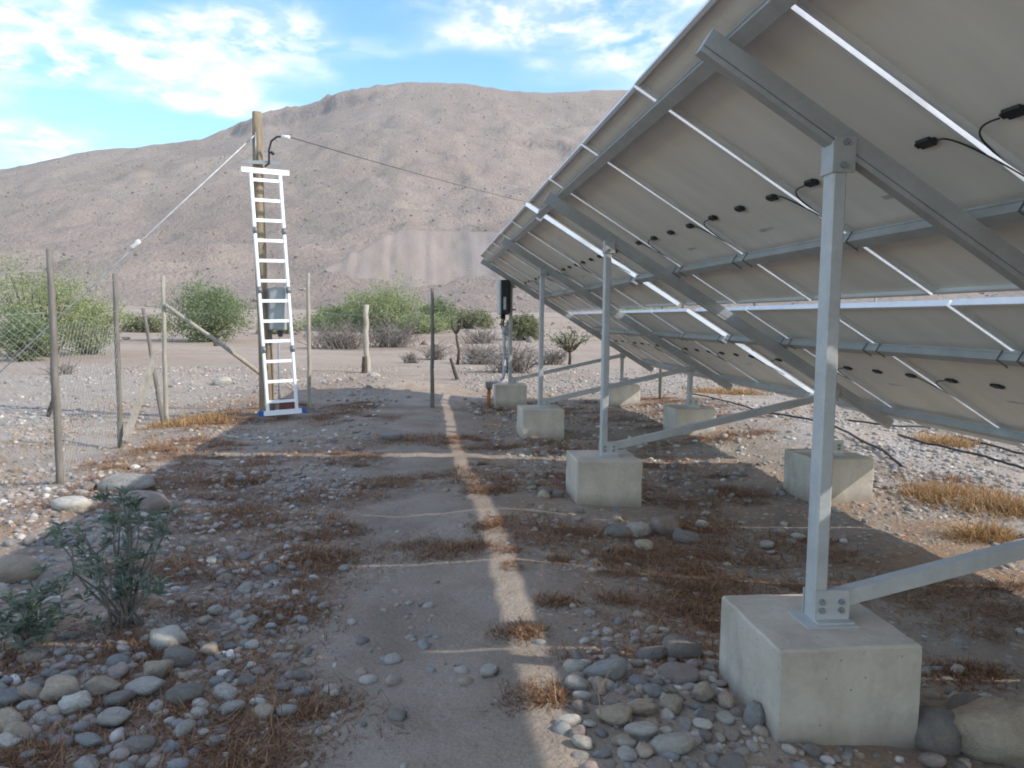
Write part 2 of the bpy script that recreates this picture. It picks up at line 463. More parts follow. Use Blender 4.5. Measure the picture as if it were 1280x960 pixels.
STONE_TONES = {
    'pale grey': (0.425, 0.388, 0.33), 'blue-grey': (0.285, 0.275, 0.258), 'dark grey': (0.235, 0.206, 0.175),
    'tan': (0.425, 0.335, 0.24), 'pinkish': (0.375, 0.295, 0.25), 'off-white': (0.58, 0.525, 0.44)}
def stone_material(name, c):
    m = Mat(name, 0.85, 0, 0.25); v = m.coord(); oi = m.node('ShaderNodeObjectInfo')
    off = m.node('ShaderNodeVectorMath', operation='ADD'); m.l.new(v, off.inputs[0]); m.l.new(oi.outputs['Random'], off.inputs[1])
    a = m.noise(off.outputs[0], 1.6, 5, 0.65, 0.6); b = m.noise(off.outputs[0], 9, 4, 0.7)
    col = m.ramp(a, [(0.3, tuple(x*0.72 for x in c)), (0.55, c), (0.75, tuple(min(1, x*1.22) for x in c))])
    col = m.mixc(0.3, col, m.ramp(b, [(0.3, 0.35), (0.7, 0.7)]), 'OVERLAY')
    hs = m.node('ShaderNodeHueSaturation'); m.l.new(col, hs.inputs['Color'])
    m.l.new(m.math('ADD', m.math('MULTIPLY', oi.outputs['Random'], 0.4), 0.8), hs.inputs['Value'])
    dn = m.node('ShaderNodeNewGeometry'); ds = m.node('ShaderNodeSeparateXYZ'); m.l.new(v, ds.inputs[0])
    dust = m.math('MULTIPLY', m.ramp(ds.outputs[2], [(-0.0, 1.0), (0.45, 0.25)]), m.ramp(m.noise(off.outputs[0], 2.6, 4, 0.7), [(0.35, 0.15), (0.7, 0.9)]))
    m.color(m.mixc(dust, hs.outputs[0], (0.285, 0.228, 0.174))); m.bump(m.math('ADD', a, m.math('MULTIPLY', b, 0.6)), 0.5, 0.15); return m.m
STONE_MATS = {k: stone_material('stone_'+k.replace(' ', '_').replace('-', '_'), c) for k, c in STONE_TONES.items()}
def pebble_material():
    m = Mat('mixed_pebbles', 0.88, 0, 0.2); g = m.node('ShaderNodeNewGeometry')
    st = [(0.0, (0.19, 0.165, 0.14)), (0.14, (0.25, 0.238, 0.22)), (0.30, (0.30, 0.262, 0.222)), (0.46, (0.35, 0.275, 0.205)),
          (0.62, (0.38, 0.335, 0.28)), (0.78, (0.34, 0.27, 0.225)), (0.90, (0.45, 0.40, 0.34)), (0.975, (0.58, 0.53, 0.46))]
    c = m.ramp(g.outputs['Random Per Island'], st, 'CONSTANT')
    n = m.noise(m.pos(), 30, 4, 0.7)
    c = m.mixc(0.45, c, m.ramp(n, [(0.3, 0.3), (0.7, 0.72)]), 'OVERLAY')
    m.color(c); return m.m
MATS['pebble'] = pebble_material()
def leaf_material(name, stops, trans=0.25):
    m = Mat(name, 0.6, 0, 0.25); g = m.node('ShaderNodeNewGeometry')
    c = m.ramp(g.outputs['Random Per Island'], stops)
    m.color(c)
    t = m.node('ShaderNodeBsdfTranslucent'); m.l.new(c, t.inputs['Color'])
    mx = m.node('ShaderNodeMixShader'); mx.inputs[0].default_value = trans
    m.l.new(m.b.outputs[0], mx.inputs[1]); m.l.new(t.outputs[0], mx.inputs[2])
    m.l.new(mx.outputs[0], m.n['Material Output'].inputs['Surface']); return m.m
MATS['leaf_light'] = leaf_material('light_green_leaves', [(0, (0.20, 0.235, 0.095)), (0.5, (0.30, 0.335, 0.15)), (1, (0.40, 0.425, 0.225))], 0.4)
MATS['leaf_mid'] = leaf_material('mid_green_leaves', [(0, (0.125, 0.165, 0.07)), (0.5, (0.205, 0.25, 0.112)), (1, (0.30, 0.335, 0.165))], 0.4)
MATS['leaf_olive'] = leaf_material('olive_leaves', [(0, (0.12, 0.125, 0.055)), (0.5, (0.19, 0.19, 0.09)), (1, (0.27, 0.26, 0.14))])
MATS['leaf_dark'] = leaf_material('blue_green_leaves', [(0, (0.10, 0.135, 0.095)), (0.5, (0.155, 0.195, 0.14)), (1, (0.235, 0.275, 0.195))], 0.3)
MATS['twig'] = leaf_material('dry_grey_twigs', [(0, (0.13, 0.105, 0.085)), (0.5, (0.21, 0.175, 0.145)), (1, (0.31, 0.265, 0.225))], 0.0)
MATS['weed_brown'] = leaf_material('rusty_dry_weed', [(0, (0.115, 0.052, 0.026)), (0.5, (0.235, 0.115, 0.055)), (1, (0.40, 0.245, 0.13))], 0.15)
MATS['weed_gold'] = leaf_material('golden_dry_grass', [(0, (0.24, 0.12, 0.045)), (0.5, (0.42, 0.24, 0.095)), (1, (0.58, 0.40, 0.20))], 0.2)

# ------------------------------------------------------------------ ground and mountain
def axis(lo, d0, d1, hi, step, grow=1.07):
    a = list(np.arange(d0, d1+1e-6, step))
    s, x = step, d1
    while x < hi:
        s *= grow; x += s; a.append(x)
    s, x, b = step, d0, []
    while x > lo:
        s *= grow; x -= s; b.append(x)
    return np.array(b[::-1]+a)
def sheet(name, xs, ys, zf, m):
    X, Y = np.meshgrid(xs, ys); Z = zf(X, Y)
    V = np.stack([X, Y, Z], -1).reshape(-1, 3)
    nx, ny = len(xs), len(ys)
    i = (np.arange(ny-1)[:, None]*nx+np.arange(nx-1)[None]).ravel()
    F = np.stack([i, i+1, i+nx+1, i+nx], -1)
    return link(name, mesh_from_arrays(name, V, F, True), m)
gx = axis(-420, -6, 8, 480, 0.055, 1.055)
gy = axis(-60, 1.6, 15.5, 230, 0.055, 1.05)
ground = sheet('ground', gx, gy, ground_z, MATS['ground'])
tag(ground, 'stony dry dirt ground with gravel under and around the solar array', kind='structure')

RX = np.array([-900, -439, -383, -325, -302, -281, -254, -218, -176, -151, -120, -96, -64, -39, -7, 32, 71, 105, 138, 172, 248, 392, 528, 900])
RZ = np.array([80, 94, 102, 111, 116, 121, 129, 134, 141, 152, 166, 172, 183, 188, 191, 192, 187, 187, 191, 193, 199, 198, 196, 170])
def mountain_z(X, Y):
    R = np.interp(X, RX, RZ) + 5*fbm(X*0.03, Y*0.0+3, 51, 3)*np.exp(-((X+90)/90)**2)
    t = np.clip((Y-140)/(650-140), 0, None)
    prof = np.where(t < 1, 0.13*t+0.87*np.clip(t, 0, 1)**1.75, 1-0.35*(t-1)-0.5*(t-1)**2)
    base = ground_z(np.zeros(1), np.full(1, 150.0))[0]
    z = base-4.5 + (R-base+4.5)*prof
    amp = smooth((Y-150)/150)*(1-0.75*smooth((Y-560)/90))
    z = z + amp*(8*fbm(X*0.011, Y*0.011, 31, 4) + 3.6*fbm(X*0.07, Y*0.07, 37, 4, 0.65))
    # gullies running down the slope
    z = z - amp*5*np.abs(fbm(X*0.022+0.5*fbm(X*0.01, Y*0.01, 77, 2), Y*0.006, 43, 3))
    # rock bands below the crest on the left and on the right
    cl = np.exp(-((X+95)/75)**2)
    z = z - cl*11*smooth((Y-520)/95) + cl*11*smooth((Y-636-14*fbm(X*0.06, X*0+1, 61, 3))/7) + cl*6*np.abs(fbm(X*0.13, Y*0.10, 71, 4))*smooth((Y-610)/25)
    cr = np.exp(-((X-95)/45)**2)
    z = z - cr*6*smooth((Y-440)/70) + cr*7.5*smooth((Y-520-12*fbm(X*0.09, X*0+1, 63, 3))/5) + cr*4*np.abs(fbm(X*0.16, Y*0.14, 73, 3))*np.exp(-((Y-522)/14)**2)
    return z
mx = np.arange(-560, 720, 3.2); my = np.concatenate([np.arange(130, 660, 3.0), np.arange(660, 900, 12)])
mountain = sheet('mountain', mx, my, mountain_z, MATS['mountain'])
tag(mountain, 'bare brown mountain with a rocky crest filling the background', kind='structure')

def tailings():
    # flat-topped dump, built as a steep cone-sided mound standing on the foot of the slope
    xs = np.arange(-48, 90, 1.2); ys = np.arange(236, 330, 1.2)
    def zf(X, Y):
        base = mountain_z(X, Y)-2.5
        top = 32.0 + 0.6*fbm(X*0.05, Y*0.05, 81, 3)
        d = np.minimum.reduce([(X+37)*0.62, (Y-255)*0.74, (84-X)*0.5])
        rill = 0.5*fbm(X*0.45, Y*0.03, 83, 3)
        h = np.minimum(14+d+rill*2.2+1.2*fbm(X*0.12, Y*0.12, 87, 3), top)
        return np.maximum(h, base)
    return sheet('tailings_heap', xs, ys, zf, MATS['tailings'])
tag(tailings(), 'pale flat-topped mine tailings heap at the foot of the mountain', kind='structure')

# ------------------------------------------------------------------ stones
def ico(sub):
    import bmesh
    bm = bmesh.new(); bmesh.ops.create_icosphere(bm, subdivisions=sub, radius=1)
    V = np.array([v.co[:] for v in bm.verts]); F = np.array([[v.index for v in f.verts] for f in bm.faces]); bm.free()
    return V, F
ICO1, ICO2, ICO3 = ico(1), ico(2), ico(3)
def stone_shape(base, seed, ang=0.0):
    V, F = base; r = np.random.RandomState(seed); D = np.ones(len(V))
    for k in range(11):
        d = r.normal(size=3); d /= np.linalg.norm(d); o = r.uniform(0.55, 0.95) if ang else r.uniform(0.72, 1.0)
        p = V@d; over = p > o
        D = np.where(over, np.minimum(D, o/np.maximum(p, 1e-6)*(1-0.0*k)+ (0.25 if not ang else 0.08)*(1-o/np.maximum(p, 1e-6))), D)
    W_ = V*D[:, None]
    for k in range(3):
        d = r.normal(size=3); W_ = W_*(1+(0.09 if k < 2 else 0.035)*np.sin(W_@d*(2.2 if k < 2 else 5.0)+r.uniform(0, 6)))[:, None]
    return W_
STONE_MESH = {}
for tone in STONE_TONES:
    STONE_MESH[tone] = []
    for k in range(6):
        me = mesh_from_arrays('stone', stone_shape(ICO3, 100+k*7+len(tone), 1.0 if k >= 3 else 0), ICO3[1], True)
        me.materials.append(STONE_MATS[tone]); STONE_MESH[tone].append(me)

stones = []   # (x, y, size, tone, aspect(x,y,z), region, variant)
def put_stone(x, y, s, tone, asp, region, var=None, sink=0.35, label=None):
    stones.append(dict(x=x, y=y, s=s, tone=tone, asp=asp, region=region, var=rnd.randrange(6) if var is None else var, sink=sink, label=label, rz=rnd.uniform(0, 6.28)))
tones = list(STONE_TONES)
def pick_tone(w=(0.27, 0.2, 0.13, 0.2, 0.13, 0.07)):
    return rnd.choices(tones, w)[0]
def hero(px, py, wpx, tone, aspect=(1, 0.8, 0.62), label=None, region='', sink=0.3, var=None, dz=0):
    x, y = G(px, py); s = wpx/FPX*math.hypot(x, y)/2
    put_stone(x, y+s*0.3, s, tone, aspect, region, var, sink, label)
    stones[-1]['rz'] = rnd.uniform(-0.5, 0.5)
# hand-placed stones that stand out
hero(1180, 935, 66, 'dark grey', (0.9, 0.8, 1.0), 'tall dark grey boulder against the right side of the nearest concrete block', 'r', 0.25, 0)
hero(1256, 945, 96, 'tan', (1, 0.9, 0.95), 'largest tan boulder at the right edge, beside a dark grey boulder', 'r', 0.25, 1)
hero(1225, 905, 60, 'dark grey', (1, 0.9, 0.75), 'dark stone wedged behind the largest tan boulder at the right edge', 'r', 0.3, 2)
hero(857, 836, 52, 'dark grey', (1, 0.8, 0.75), 'biggest smooth dark grey stone left of the nearest concrete block', 'a', 0.25, 0)
hero(818, 838, 44, 'dark grey', (1, 0.8, 0.5), None, 'a', 0.3)
hero(760, 870, 62, 'blue-grey', (1, 0.5, 0.5), 'long blue-grey stone at the upper edge of the cobble heap', 'a', 0.3)
hero(850, 868, 60, 'pinkish', (1, 0.6, 0.5), None, 'a', 0.3)
hero(880, 893, 30, 'tan', (0.9, 0.9, 1.1), 'upright tan cobble on the heap beside the nearest concrete block', 'a', 0.2, 1)
hero(773, 930, 56, 'tan', (1, 0.8, 0.6), None, 'a', 0.3)
hero(802, 915, 50, 'tan', (1, 0.6, 0.5), None, 'a', 0.3)
hero(712, 930, 36, 'off-white', (1, 0.6, 0.5), 'off-white cobble at the left foot of the cobble heap', 'a', 0.3)
hero(945, 925, 36, 'blue-grey', (0.7, 0.8, 1.2), 'upright blue-grey cobble touching the nearest concrete block', 'a', 0.3)
hero(728, 897, 26, 'off-white', (1, 0.8, 0.6), None, 'a', 0.3)
hero(803, 948, 46, 'pale grey', (1, 0.7, 0.5), None, 'a', 0.3)
hero(845, 965, 60, 'pale grey', (1, 0.7, 0.5), None, 'a', 0.3)
hero(612, 860, 32, 'pale grey', (1, 0.8, 0.7), 'lone pale grey stone between the dirt path and the cobble heap', 'p', 0.3)
hero(798, 668, 40, 'pale grey', (1, 0.8, 0.6), None, 'b', 0.3)
hero(832, 664, 40, 'pinkish', (1, 0.8, 0.8), 'rounded pinkish stone at the front of the second concrete block', 'b', 0.3)
hero(862, 674, 42, 'dark grey', (1, 0.7, 0.6), None, 'b', 0.3)
hero(775, 672, 40, 'blue-grey', (1, 0.7, 0.5), None, 'b', 0.3)
hero(88, 636, 46, 'off-white', (1, 0.7, 0.5), 'off-white flat boulder in the sun near the leftmost fence post', 'f', 0.3, 1)
hero(158, 612, 66, 'pale grey', (1, 0.7, 0.4), 'broad pale flat boulder above the green shrub', 'f', 0.3, 0)
hero(176, 640, 62, 'pinkish', (1, 0.7, 0.65), 'big pinkish boulder just above the green shrub', 'f', 0.3, 1)
hero(5, 725, 62, 'tan', (1, 0.8, 0.6), 'tan boulder at the left edge beside the green shrub', 'f', 0.3, 0)
hero(207, 808, 44, 'off-white', (1, 0.75, 0.9), 'angular off-white stone right below the green shrub', 'l', 0.2, 5)
hero(226, 826, 38, 'dark grey', (1, 0.9, 0.75), None, 'l', 0.25, 0)
hero(193, 845, 44, 'tan', (1, 0.8, 0.7), None, 'l', 0.25)
hero(178, 868, 56, 'pale grey', (1, 0.6, 0.5), None, 'l', 0.25)
hero(232, 874, 46, 'dark grey', (1, 0.8, 0.6), None, 'l', 0.25)
hero(148, 832, 28, 'blue-grey', (1, 0.8, 0.7), 'smooth blue stone alone among dry weeds below the shrub', 'l', 0.25, 0)
hero(70, 876, 44, 'tan', (1, 0.8, 0.75), 'roundest tan cobble in the bottom left cobbles', 'l', 0.2, 0)
hero(90, 890, 40, 'off-white', (1, 0.8, 0.75), None, 'l', 0.25)
hero(130, 868, 42, 'tan', (1, 0.8, 0.6), None, 'l', 0.25)
hero(146, 882, 42, 'dark grey', (1, 0.8, 0.6), None, 'l', 0.25)
hero(140, 907, 46, 'pale grey', (1, 0.8, 0.6), None, 'l', 0.25)
hero(35, 873, 30, 'tan', (1, 0.8, 0.7), None, 'l', 0.25)
hero(8, 880, 36, 'blue-grey', (1, 0.8, 0.7), None, 'l', 0.25)
hero(8, 912, 40, 'tan', (1, 0.8, 0.6), None, 'l', 0.25)
hero(26, 930, 36, 'tan', (1, 0.8, 0.7), None, 'l', 0.25)
hero(6, 940, 36, 'off-white', (1, 0.8, 0.6), None, 'l', 0.25)
hero(108, 935, 40, 'blue-grey', (1, 0.5, 0.5), None, 'l', 0.25)
hero(490, 548, 28, 'blue-grey', (1, 0.7, 0.45), 'single blue-grey stone lying across from the ladder foot', 'd', 0.3)
hero(278, 480, 22, 'off-white', (1, 0.8, 0.7), 'white boulder lying beyond the fence, left of the pole', 'd', 0.3)
hero(468, 488, 20, 'off-white', (1, 0.7, 0.6), None, 'd', 0.3)
hero(490, 830, 26, 'pale grey', (1, 0.8, 0.5), None, 'p', 0.35)
def too_close(x, y, s, k=0.85):
    return any((x-t['x'])**2+(y-t['y'])**2 < ((s+t['s'])*k)**2 for t in stones)
BLOCKS = []
def in_block(x, y, pad=0.0):
    return any(abs(x-bx) < 0.25+pad and abs(y-by) < 0.25+pad for bx, by in BLOCKS)
XP, XF, YA, SP = 1.393, 3.246, 2.554, 3.307
for k in range(-1, 4):
    BLOCKS += [(XP, YA+k*SP), (XF, YA+k*SP)]
REG = {'a': [(715, 850), (900, 835), (960, 1000), (715, 1000)], 'l': [(-20, 830), (215, 790), (330, 830), (250, 960), (-20, 980)],
       'l2': [(235, 690), (330, 690), (420, 900), (250, 880)], 'f': [(-20, 620), (170, 600), (230, 680), (-20, 790)],
       'b': [(650, 600), (780, 640), (900, 650), (980, 670), (840, 690), (680, 670)], 'r': [(1155, 860), (1290, 850), (1290, 990), (1155, 990)],
       'd': [(430, 470), (540, 480), (540, 505), (430, 500)], 'p': [(260, 560), (460, 545), (430, 690), (230, 680)],
       'q': [(950, 660), (1120, 655), (1110, 680), (960, 690)]}
def in_poly(px, py, P):
    c = False; j = len(P)-1
    for i in range(len(P)):
        if (P[i][1] > py) != (P[j][1] > py) and px < (P[j][0]-P[i][0])*(py-P[i][1])/(P[j][1]-P[i][1])+P[i][0]: c = not c
        j = i
    return c
for reg, cnt, smin, smax in (('a', 62, 0.026, 0.066), ('l', 55, 0.028, 0.062), ('l2', 42, 0.025, 0.056), ('f', 34, 0.03, 0.08), ('b', 16, 0.03, 0.08),
                             ('r', 10, 0.03, 0.06), ('d', 12, 0.05, 0.10), ('p', 20, 0.03, 0.06), ('q', 8, 0.04, 0.08)):
    P = [G(a, min(b, 1200)) for a, b in REG[reg]]
    x0, x1 = min(p[0] for p in P), max(p[0] for p in P); y0, y1 = min(p[1] for p in P), max(p[1] for p in P)
    n = t = 0
    while n < cnt and t < 6000:
        t += 1
        x, y = rnd.uniform(x0, x1), rnd.uniform(y0, y1)
        s = smin+(smax-smin)*rnd.random()**1.8
        if not in_poly(x, y, P) or too_close(x, y, s) or in_block(x, y, s*0.8): continue
        put_stone(x, y, s, pick_tone(), (1, rnd.uniform(0.62, 0.95), rnd.uniform(0.42, 0.75)), reg, None, rnd.uniform(0.22, 0.52)); n += 1
REGW = {'a': 'in the nearest-block heap', 'l': 'among bottom left cobbles', 'l2': 'right of the green shrub',
        'f': 'on the bank above the shrub', 'b': 'by the second concrete block', 'r': 'right of the nearest block',
        'd': 'on the far low bank', 'p': 'beside the dirt path', 'q': 'by the right-hand middle block'}
REGG = {'a': 'cobbles heaped by the nearest block', 'l': 'bottom left cobbles', 'l2': 'cobbles right of the shrub', 'f': 'rocks on the bank by the fence',
        'b': 'stones by the second block', 'r': 'stones right of the nearest block', 'd': 'stones near the far fence', 'p': 'stones along the dirt path', 'q': 'stones by the middle block'}
def shape_word(t):
    a = t['asp']
    if t['var'] >= 3: return 'angular'
    if a[2] < 0.5: return 'flat'
    if a[1] < 0.7: return 'long'
    return 'round'
bylab = {}
for t in stones:
    if t['label'] is None:
        sw = 'large' if t['s'] > 0.06 else 'medium' if t['s'] > 0.042 else 'small'
        t['base'] = f"{sw} {shape_word(t)} {t['tone']} stone {REGW[t['region']]}"
        bylab.setdefault(t['base'], []).append(t)
ORD = ['leftmost', 'second from left', 'third from left', 'fourth from left', 'fifth from left', 'sixth from left', 'seventh from left', 'eighth from left', 'ninth from left', 'tenth from left', 'eleventh from left', 'twelfth from left']
for b, L in bylab.items():
    if len(L) == 1: L[0]['label'] = b; continue
    L.sort(key=lambda t: t['x']/t['y'])
    for i, t in enumerate(L): t['label'] = f"{b}, {ORD[min(i, 11)]} of {len(L)}"
for t in stones:
    z = float(ground_z(t['x'], t['y']))
    o = link('stone', STONE_MESH[t['tone']][t['var']], None, None, (t['x'], t['y'], z+t['s']*t['asp'][2]*(1-2*t['sink'])*0.9),
             (rnd.uniform(-0.3, 0.3), rnd.uniform(-0.3, 0.3), t['rz']), tuple(t['s']*a for a in t['asp']))
    tag(o, t['label'], 'stone', REGG[t['region']])

def pebbles(name, N, xr, yr, dens, smin, smax, power, base, label):
    x = NR.uniform(*xr, N*6); y = NR.uniform(*yr, N*6)
    keep = NR.rand(N*6) < dens(x, y)
    keep &= ~((x > 0.28) & (x < 0.62) & (y < 4.2) & (NR.rand(N*6) < 0.75))
    for bx, by in BLOCKS: keep &= ~((np.abs(x-bx) < 0.27) & (np.abs(y-by) < 0.27))
    x, y = x[keep][:N], y[keep][:N]; n = len(x)
    s = smin+(smax-smin)*NR.rand(n)**power
    shapes = [stone_shape(base, 300+k) for k in range(10)]
    nv = len(base[0]); nf = len(base[1])
    sh = np.array(shapes)[NR.randint(0, 10, n)]
    asp = np.stack([np.ones(n), NR.uniform(0.6, 0.95, n), NR.uniform(0.4, 0.75, n)], -1)
    V = sh*asp[:, None, :]*s[:, None, None]
    tx = NR.uniform(-0.25, 0.25, n)[:, None]; V[:, :, 2] += V[:, :, 0]*tx
    a = NR.uniform(0, 6.28, n)[:, None]; ca, sa = np.cos(a), np.sin(a)
    X = V[:, :, 0]*ca-V[:, :, 1]*sa; Y = V[:, :, 0]*sa+V[:, :, 1]*ca
    Z = V[:, :, 2]+(ground_z(x, y)+s*asp[:, 2]*NR.uniform(-0.45, 0.35, n))[:, None]
    V = np.stack([X+x[:, None], Y+y[:, None], Z], -1).reshape(-1, 3)
    F = (base[1][None]+(np.arange(n)*nv)[:, None, None]).reshape(-1, 3)
    o = link(name, mesh_from_arrays(name, V, F, True), MATS['pebble'])
    tag(o, label, None, None, 'stuff')
def path_mask(x, y):   # the bare dirt track that runs away from the camera
    c = 0.10; w = 0.42+0.01*y
    return np.clip((np.abs(x-c)-w)/0.25, 0.07, 1)
def dens_near(x, y):
    d = 0.12+0.95*smooth((fbm(x*1.1, y*1.1, 91, 4)+0.12)/0.35)
    d = d+0.28*smooth((-0.5-x)/0.3)
    d = d*path_mask(x, y)
    d = d*np.where((x > 0.6) & (x < 3.6) & (y > 3.2), 0.35, 1)
    d = d+0.9*np.exp(-((x-0.88)/0.28)**2-((y-2.75)/0.5)**2)+0.5*np.exp(-((x+1.1)/0.7)**2-((y-3.0)/0.6)**2)
    d = d+0.5*np.exp(-((x+0.75)/0.3)**2-((y-3.9)/0.9)**2)+0.5*smooth((x-3.9)/0.5)
    return np.clip(d, 0, 1)
pebbles('gravel', 14000, (-3.6, 5.2), (1.9, 7.4), dens_near, 0.006, 0.038, 2.8, ICO2, 'mixed grey and tan gravel scattered over the nearby dirt')
def dens_far(x, y):
    return np.clip((0.25+0.9*smooth((fbm(x*0.8, y*0.8, 93, 4)+0.1)/0.35))*path_mask(x, y)+np.where((x > 0.7) & (x < 3.6) & (y > 8), 0.5, 0), 0, 1)
pebbles('distant_gravel', 24000, (-9, 12), (6.5, 22), dens_far, 0.012, 0.055, 2.8, ico(1), 'pale rubble strewn over the flat ground beyond the first footings')

# ------------------------------------------------------------------ concrete footings
def block_mesh(seed):
    r = random.Random(seed); m = MB(); m.box(-0.25, 0.25, -0.25, 0.25, -0.18, 0.353, 0.008)
    me = m.mesh('concrete_block')
    import bmesh
    bm = bmesh.new(); bm.from_mesh(me)
    bmesh.ops.subdivide_edges(bm, edges=[e for e in bm.edges if e.calc_length() > 0.3], cuts=12, use_grid_fill=True)
    for v in bm.verts:
        x, y, z = v.co; n = 0.006*float(fbm(np.array(x*9+seed), np.array(y*9+z*7), seed, 3))
        edge = (abs(x) > 0.235)+(abs(y) > 0.235)+(z > 0.34)
        k = 1-(0.05 if edge >= 2 else 0)*max(0, float(vnoise(np.array(x*17+z*13+seed*3), np.array(y*17), seed+5))-0.12)
        v.co.x = x*k+(n if abs(x) > 0.24 else 0); v.co.y = y*k+(n if abs(y) > 0.24 else 0)
        if z > 0.34: v.co.z = z+n*0.6
    bm.to_mesh(me); bm.free(); return me
blk_lab = {(0, -1): 'concrete footing under the rear post behind the camera', (0, 0): 'largest and nearest concrete block, carrying the closest tall post',
           (0, 1): 'second concrete block in the left row of tall posts', (0, 2): 'third concrete block in the left row, smaller with distance',
           (0, 3): 'farthest concrete block in the left row, with conduits beside it', (1, -1): 'concrete footing under the front post behind the camera',
           (1, 0): 'concrete footing just outside the right edge of the picture', (1, 1): 'half-sunlit concrete block behind the nearest post, under a short post',
           (1, 2): 'middle concrete block of the short-post row, brace crossing before it', (1, 3): 'farthest concrete block of the short-post row, mostly hidden by a brace'}
for side, x in ((0, XP), (1, XF)):
    for k in range(-1, 4):
        o = link('concrete_block', block_mesh(side*10+k+3), MATS['concrete'], None, (x, YA+k*SP, 0), (0, 0, math.radians(rnd.uniform(-1.5, 1.5) if not (side == 0 and k == 0) else 0.0)))
        tag(o, blk_lab[side, k], 'concrete block', 'concrete footings of the array')

# ------------------------------------------------------------------ solar tables
TH = math.radians(31.35); CT, ST = math.cos(TH), math.sin(TH); HP = 1.986; HB = 0.353
RAF_D, PUR_N, PAN_N = 0.082, 0.082, 0.137
PUR_S = (-0.496, 0.572, 1.603, 2.64)
PL, PW, PITCH_Y = 1.718, 1.134, 1.162
ROW_S = (-0.642, 1.168)
def tp(s, y, n): return (XP+s*CT+n*ST, y, HP-s*ST+n*CT)
# shared meshes in slope coordinates (x down the slope, y along the row, z out of the plane)
def rafter_mesh():
    d, w = RAF_D, 0.026
    poly = [(-w, 0), (w, 0), (w, 0.016), (w-0.006, 0.016), (w-0.006, 0.022), (w, 0.022), (w, d), (-w, d), (-w, 0.022), (-w+0.006, 0.022), (-w+0.006, 0.016), (-w, 0.016)]
    return MB().prism(poly, -0.584, 2.754, 'x').mesh('rafter')
def purlin_mesh(length):
    d, w = PAN_N-PUR_N-0.001, 0.028
    poly = [(-w, 0), (w, 0), (w, d), (-w, d), (-w, d-0.012), (-w+0.005, d-0.012), (-w+0.005, 0.012), (-w, 0.012)]
    return MB().prism([(a, b) for a, b in poly], 0, length, 'y').mesh('purlin')
RAF = rafter_mesh()
fr = MB(); t_ = 0.010; fd = 0.035
fr.box(0, PL, 0, t_, 0, fd).box(0, PL, PW-t_, PW, 0, fd)
fr.box(0, t_, t_, PW-t_, 0, fd).box(PL-t_, PL, t_, PW-t_, 0, fd)
fl = 0.017
fr.box(t_, PL-t_, t_, fl, 0, 0.002).box(t_, PL-t_, PW-fl, PW-t_, 0, 0.002)
fr.box(t_, fl, fl, PW-fl, 0, 0.002).box(PL-fl, PL-t_, fl, PW-fl, 0, 0.002)
FRAME = fr.mesh('solar_panel'); FRAME.materials.append(MATS['alu'])
BACK = MB().box(t_, PL-t_, t_, PW-t_, 0.024, 0.028).mesh('backsheet'); BACK.materials.append(MATS['back'])
GLASS = MB().box(t_, PL-t_, t_, PW-t_, 0.0285, 0.033).mesh('glass'); GLASS.materials.append(MATS['glass'])
JB = MB().box(-0.021, 0.021, -0.036, 0.036, -0.014, 0, 0.005).box(-0.010, 0.010, 0.034, 0.050, -0.011, -0.002).box(-0.010, 0.010, -0.050, -0.034, -0.011, -0.002).mesh('junction_box')
JB.materials.append(MATS['black'])
STK = MB().box(-0.012, 0.012, -0.075, 0.075, -0.0012, 0).mesh('label_sticker'); STK.materials.append(MATS['sticker'])
def cable_mesh(sgn):
    y0 = 0.385*sgn; pts = []
    for i in range(13):
        u = i/12
        pts.append((PL/2-0.02*math.sin(u*math.pi)+0.30*u**2.2, PW/2+y0+sgn*(0.055+0.135*(1-(1-u)**2.2)), 0.012-0.028*math.sin(u*math.pi)*0.6+0.002*u))
    return MB().tube(pts, 0.0032, 6).mesh('cable')
CAB = {1: cable_mesh(1), -1: cable_mesh(-1)}
for me in CAB.values(): me.materials.append(MATS['black'])
CLM = MB().box(-0.0335, 0.0335, -0.0022, 0.0022, -0.006, -0.0015).box(-0.0335, -0.0290, -0.0022, 0.0022, -0.0015, PAN_N-PUR_N-0.003).box(0.0290, 0.0335, -0.0022, 0.0022, -0.0015, PAN_N-PUR_N-0.003).box(0.0335, 0.044, -0.0022, 0.0022, -0.006, -0.002).mesh('clamp')
CLM.materials.append(MATS['clamp'])
# posts: open-lipped box section
def post_mesh(h):
    a, b = 0.025, 0.035
    c_ = 0.006; poly = [(-a+c_, -b), (a-c_, -b), (a, -b+c_), (a, b-c_), (a-c_, b), (-a+c_, b), (-a, b-c_), (-a, -b+c_)]
    return MB().prism(poly[::-1], 0.006, h, 'z').mesh('post')
REAR = post_mesh(HP-HB-0.012); FRONT_H = HP-(XF-XP)/CT*ST-HB; FRONT = post_mesh(FRONT_H-0.012)
BRK = MB()
BRK.box(-0.075, 0.115, -0.10, 0.06, 0.0005, 0.0055)
BRK.box(-0.026, 0.105, -0.0435, -0.0375, 0.0055, 0.115, 0.0015).box(-0.026, 0.105, 0.0375, 0.0435, 0.0055, 0.10)
BRK.box(-0.026, 0.105, -0.078, -0.0435, 0.0055, 0.0105)
BRK = BRK.mesh('base_bracket')
BOLT = MB(); 
BOLT.prism([(0.011*math.cos(k*math.pi/3), 0.011*math.sin(k*math.pi/3)) for k in range(6)], -0.012, 0, 'y')
BOLT.prism([(0.0055*math.cos(k*math.pi/4), 0.0055*math.sin(k*math.pi/4)) for k in range(8)], -0.022, -0.012, 'y')
BOLT = BOLT.mesh('bolt')
HEAD = MB()
HEAD.box(-0.027, 0.05, -0.0405, -0.0355, -0.075, 0.045, 0.002).box(-0.027, 0.05, 0.0355, 0.0405, -0.075, 0.045)
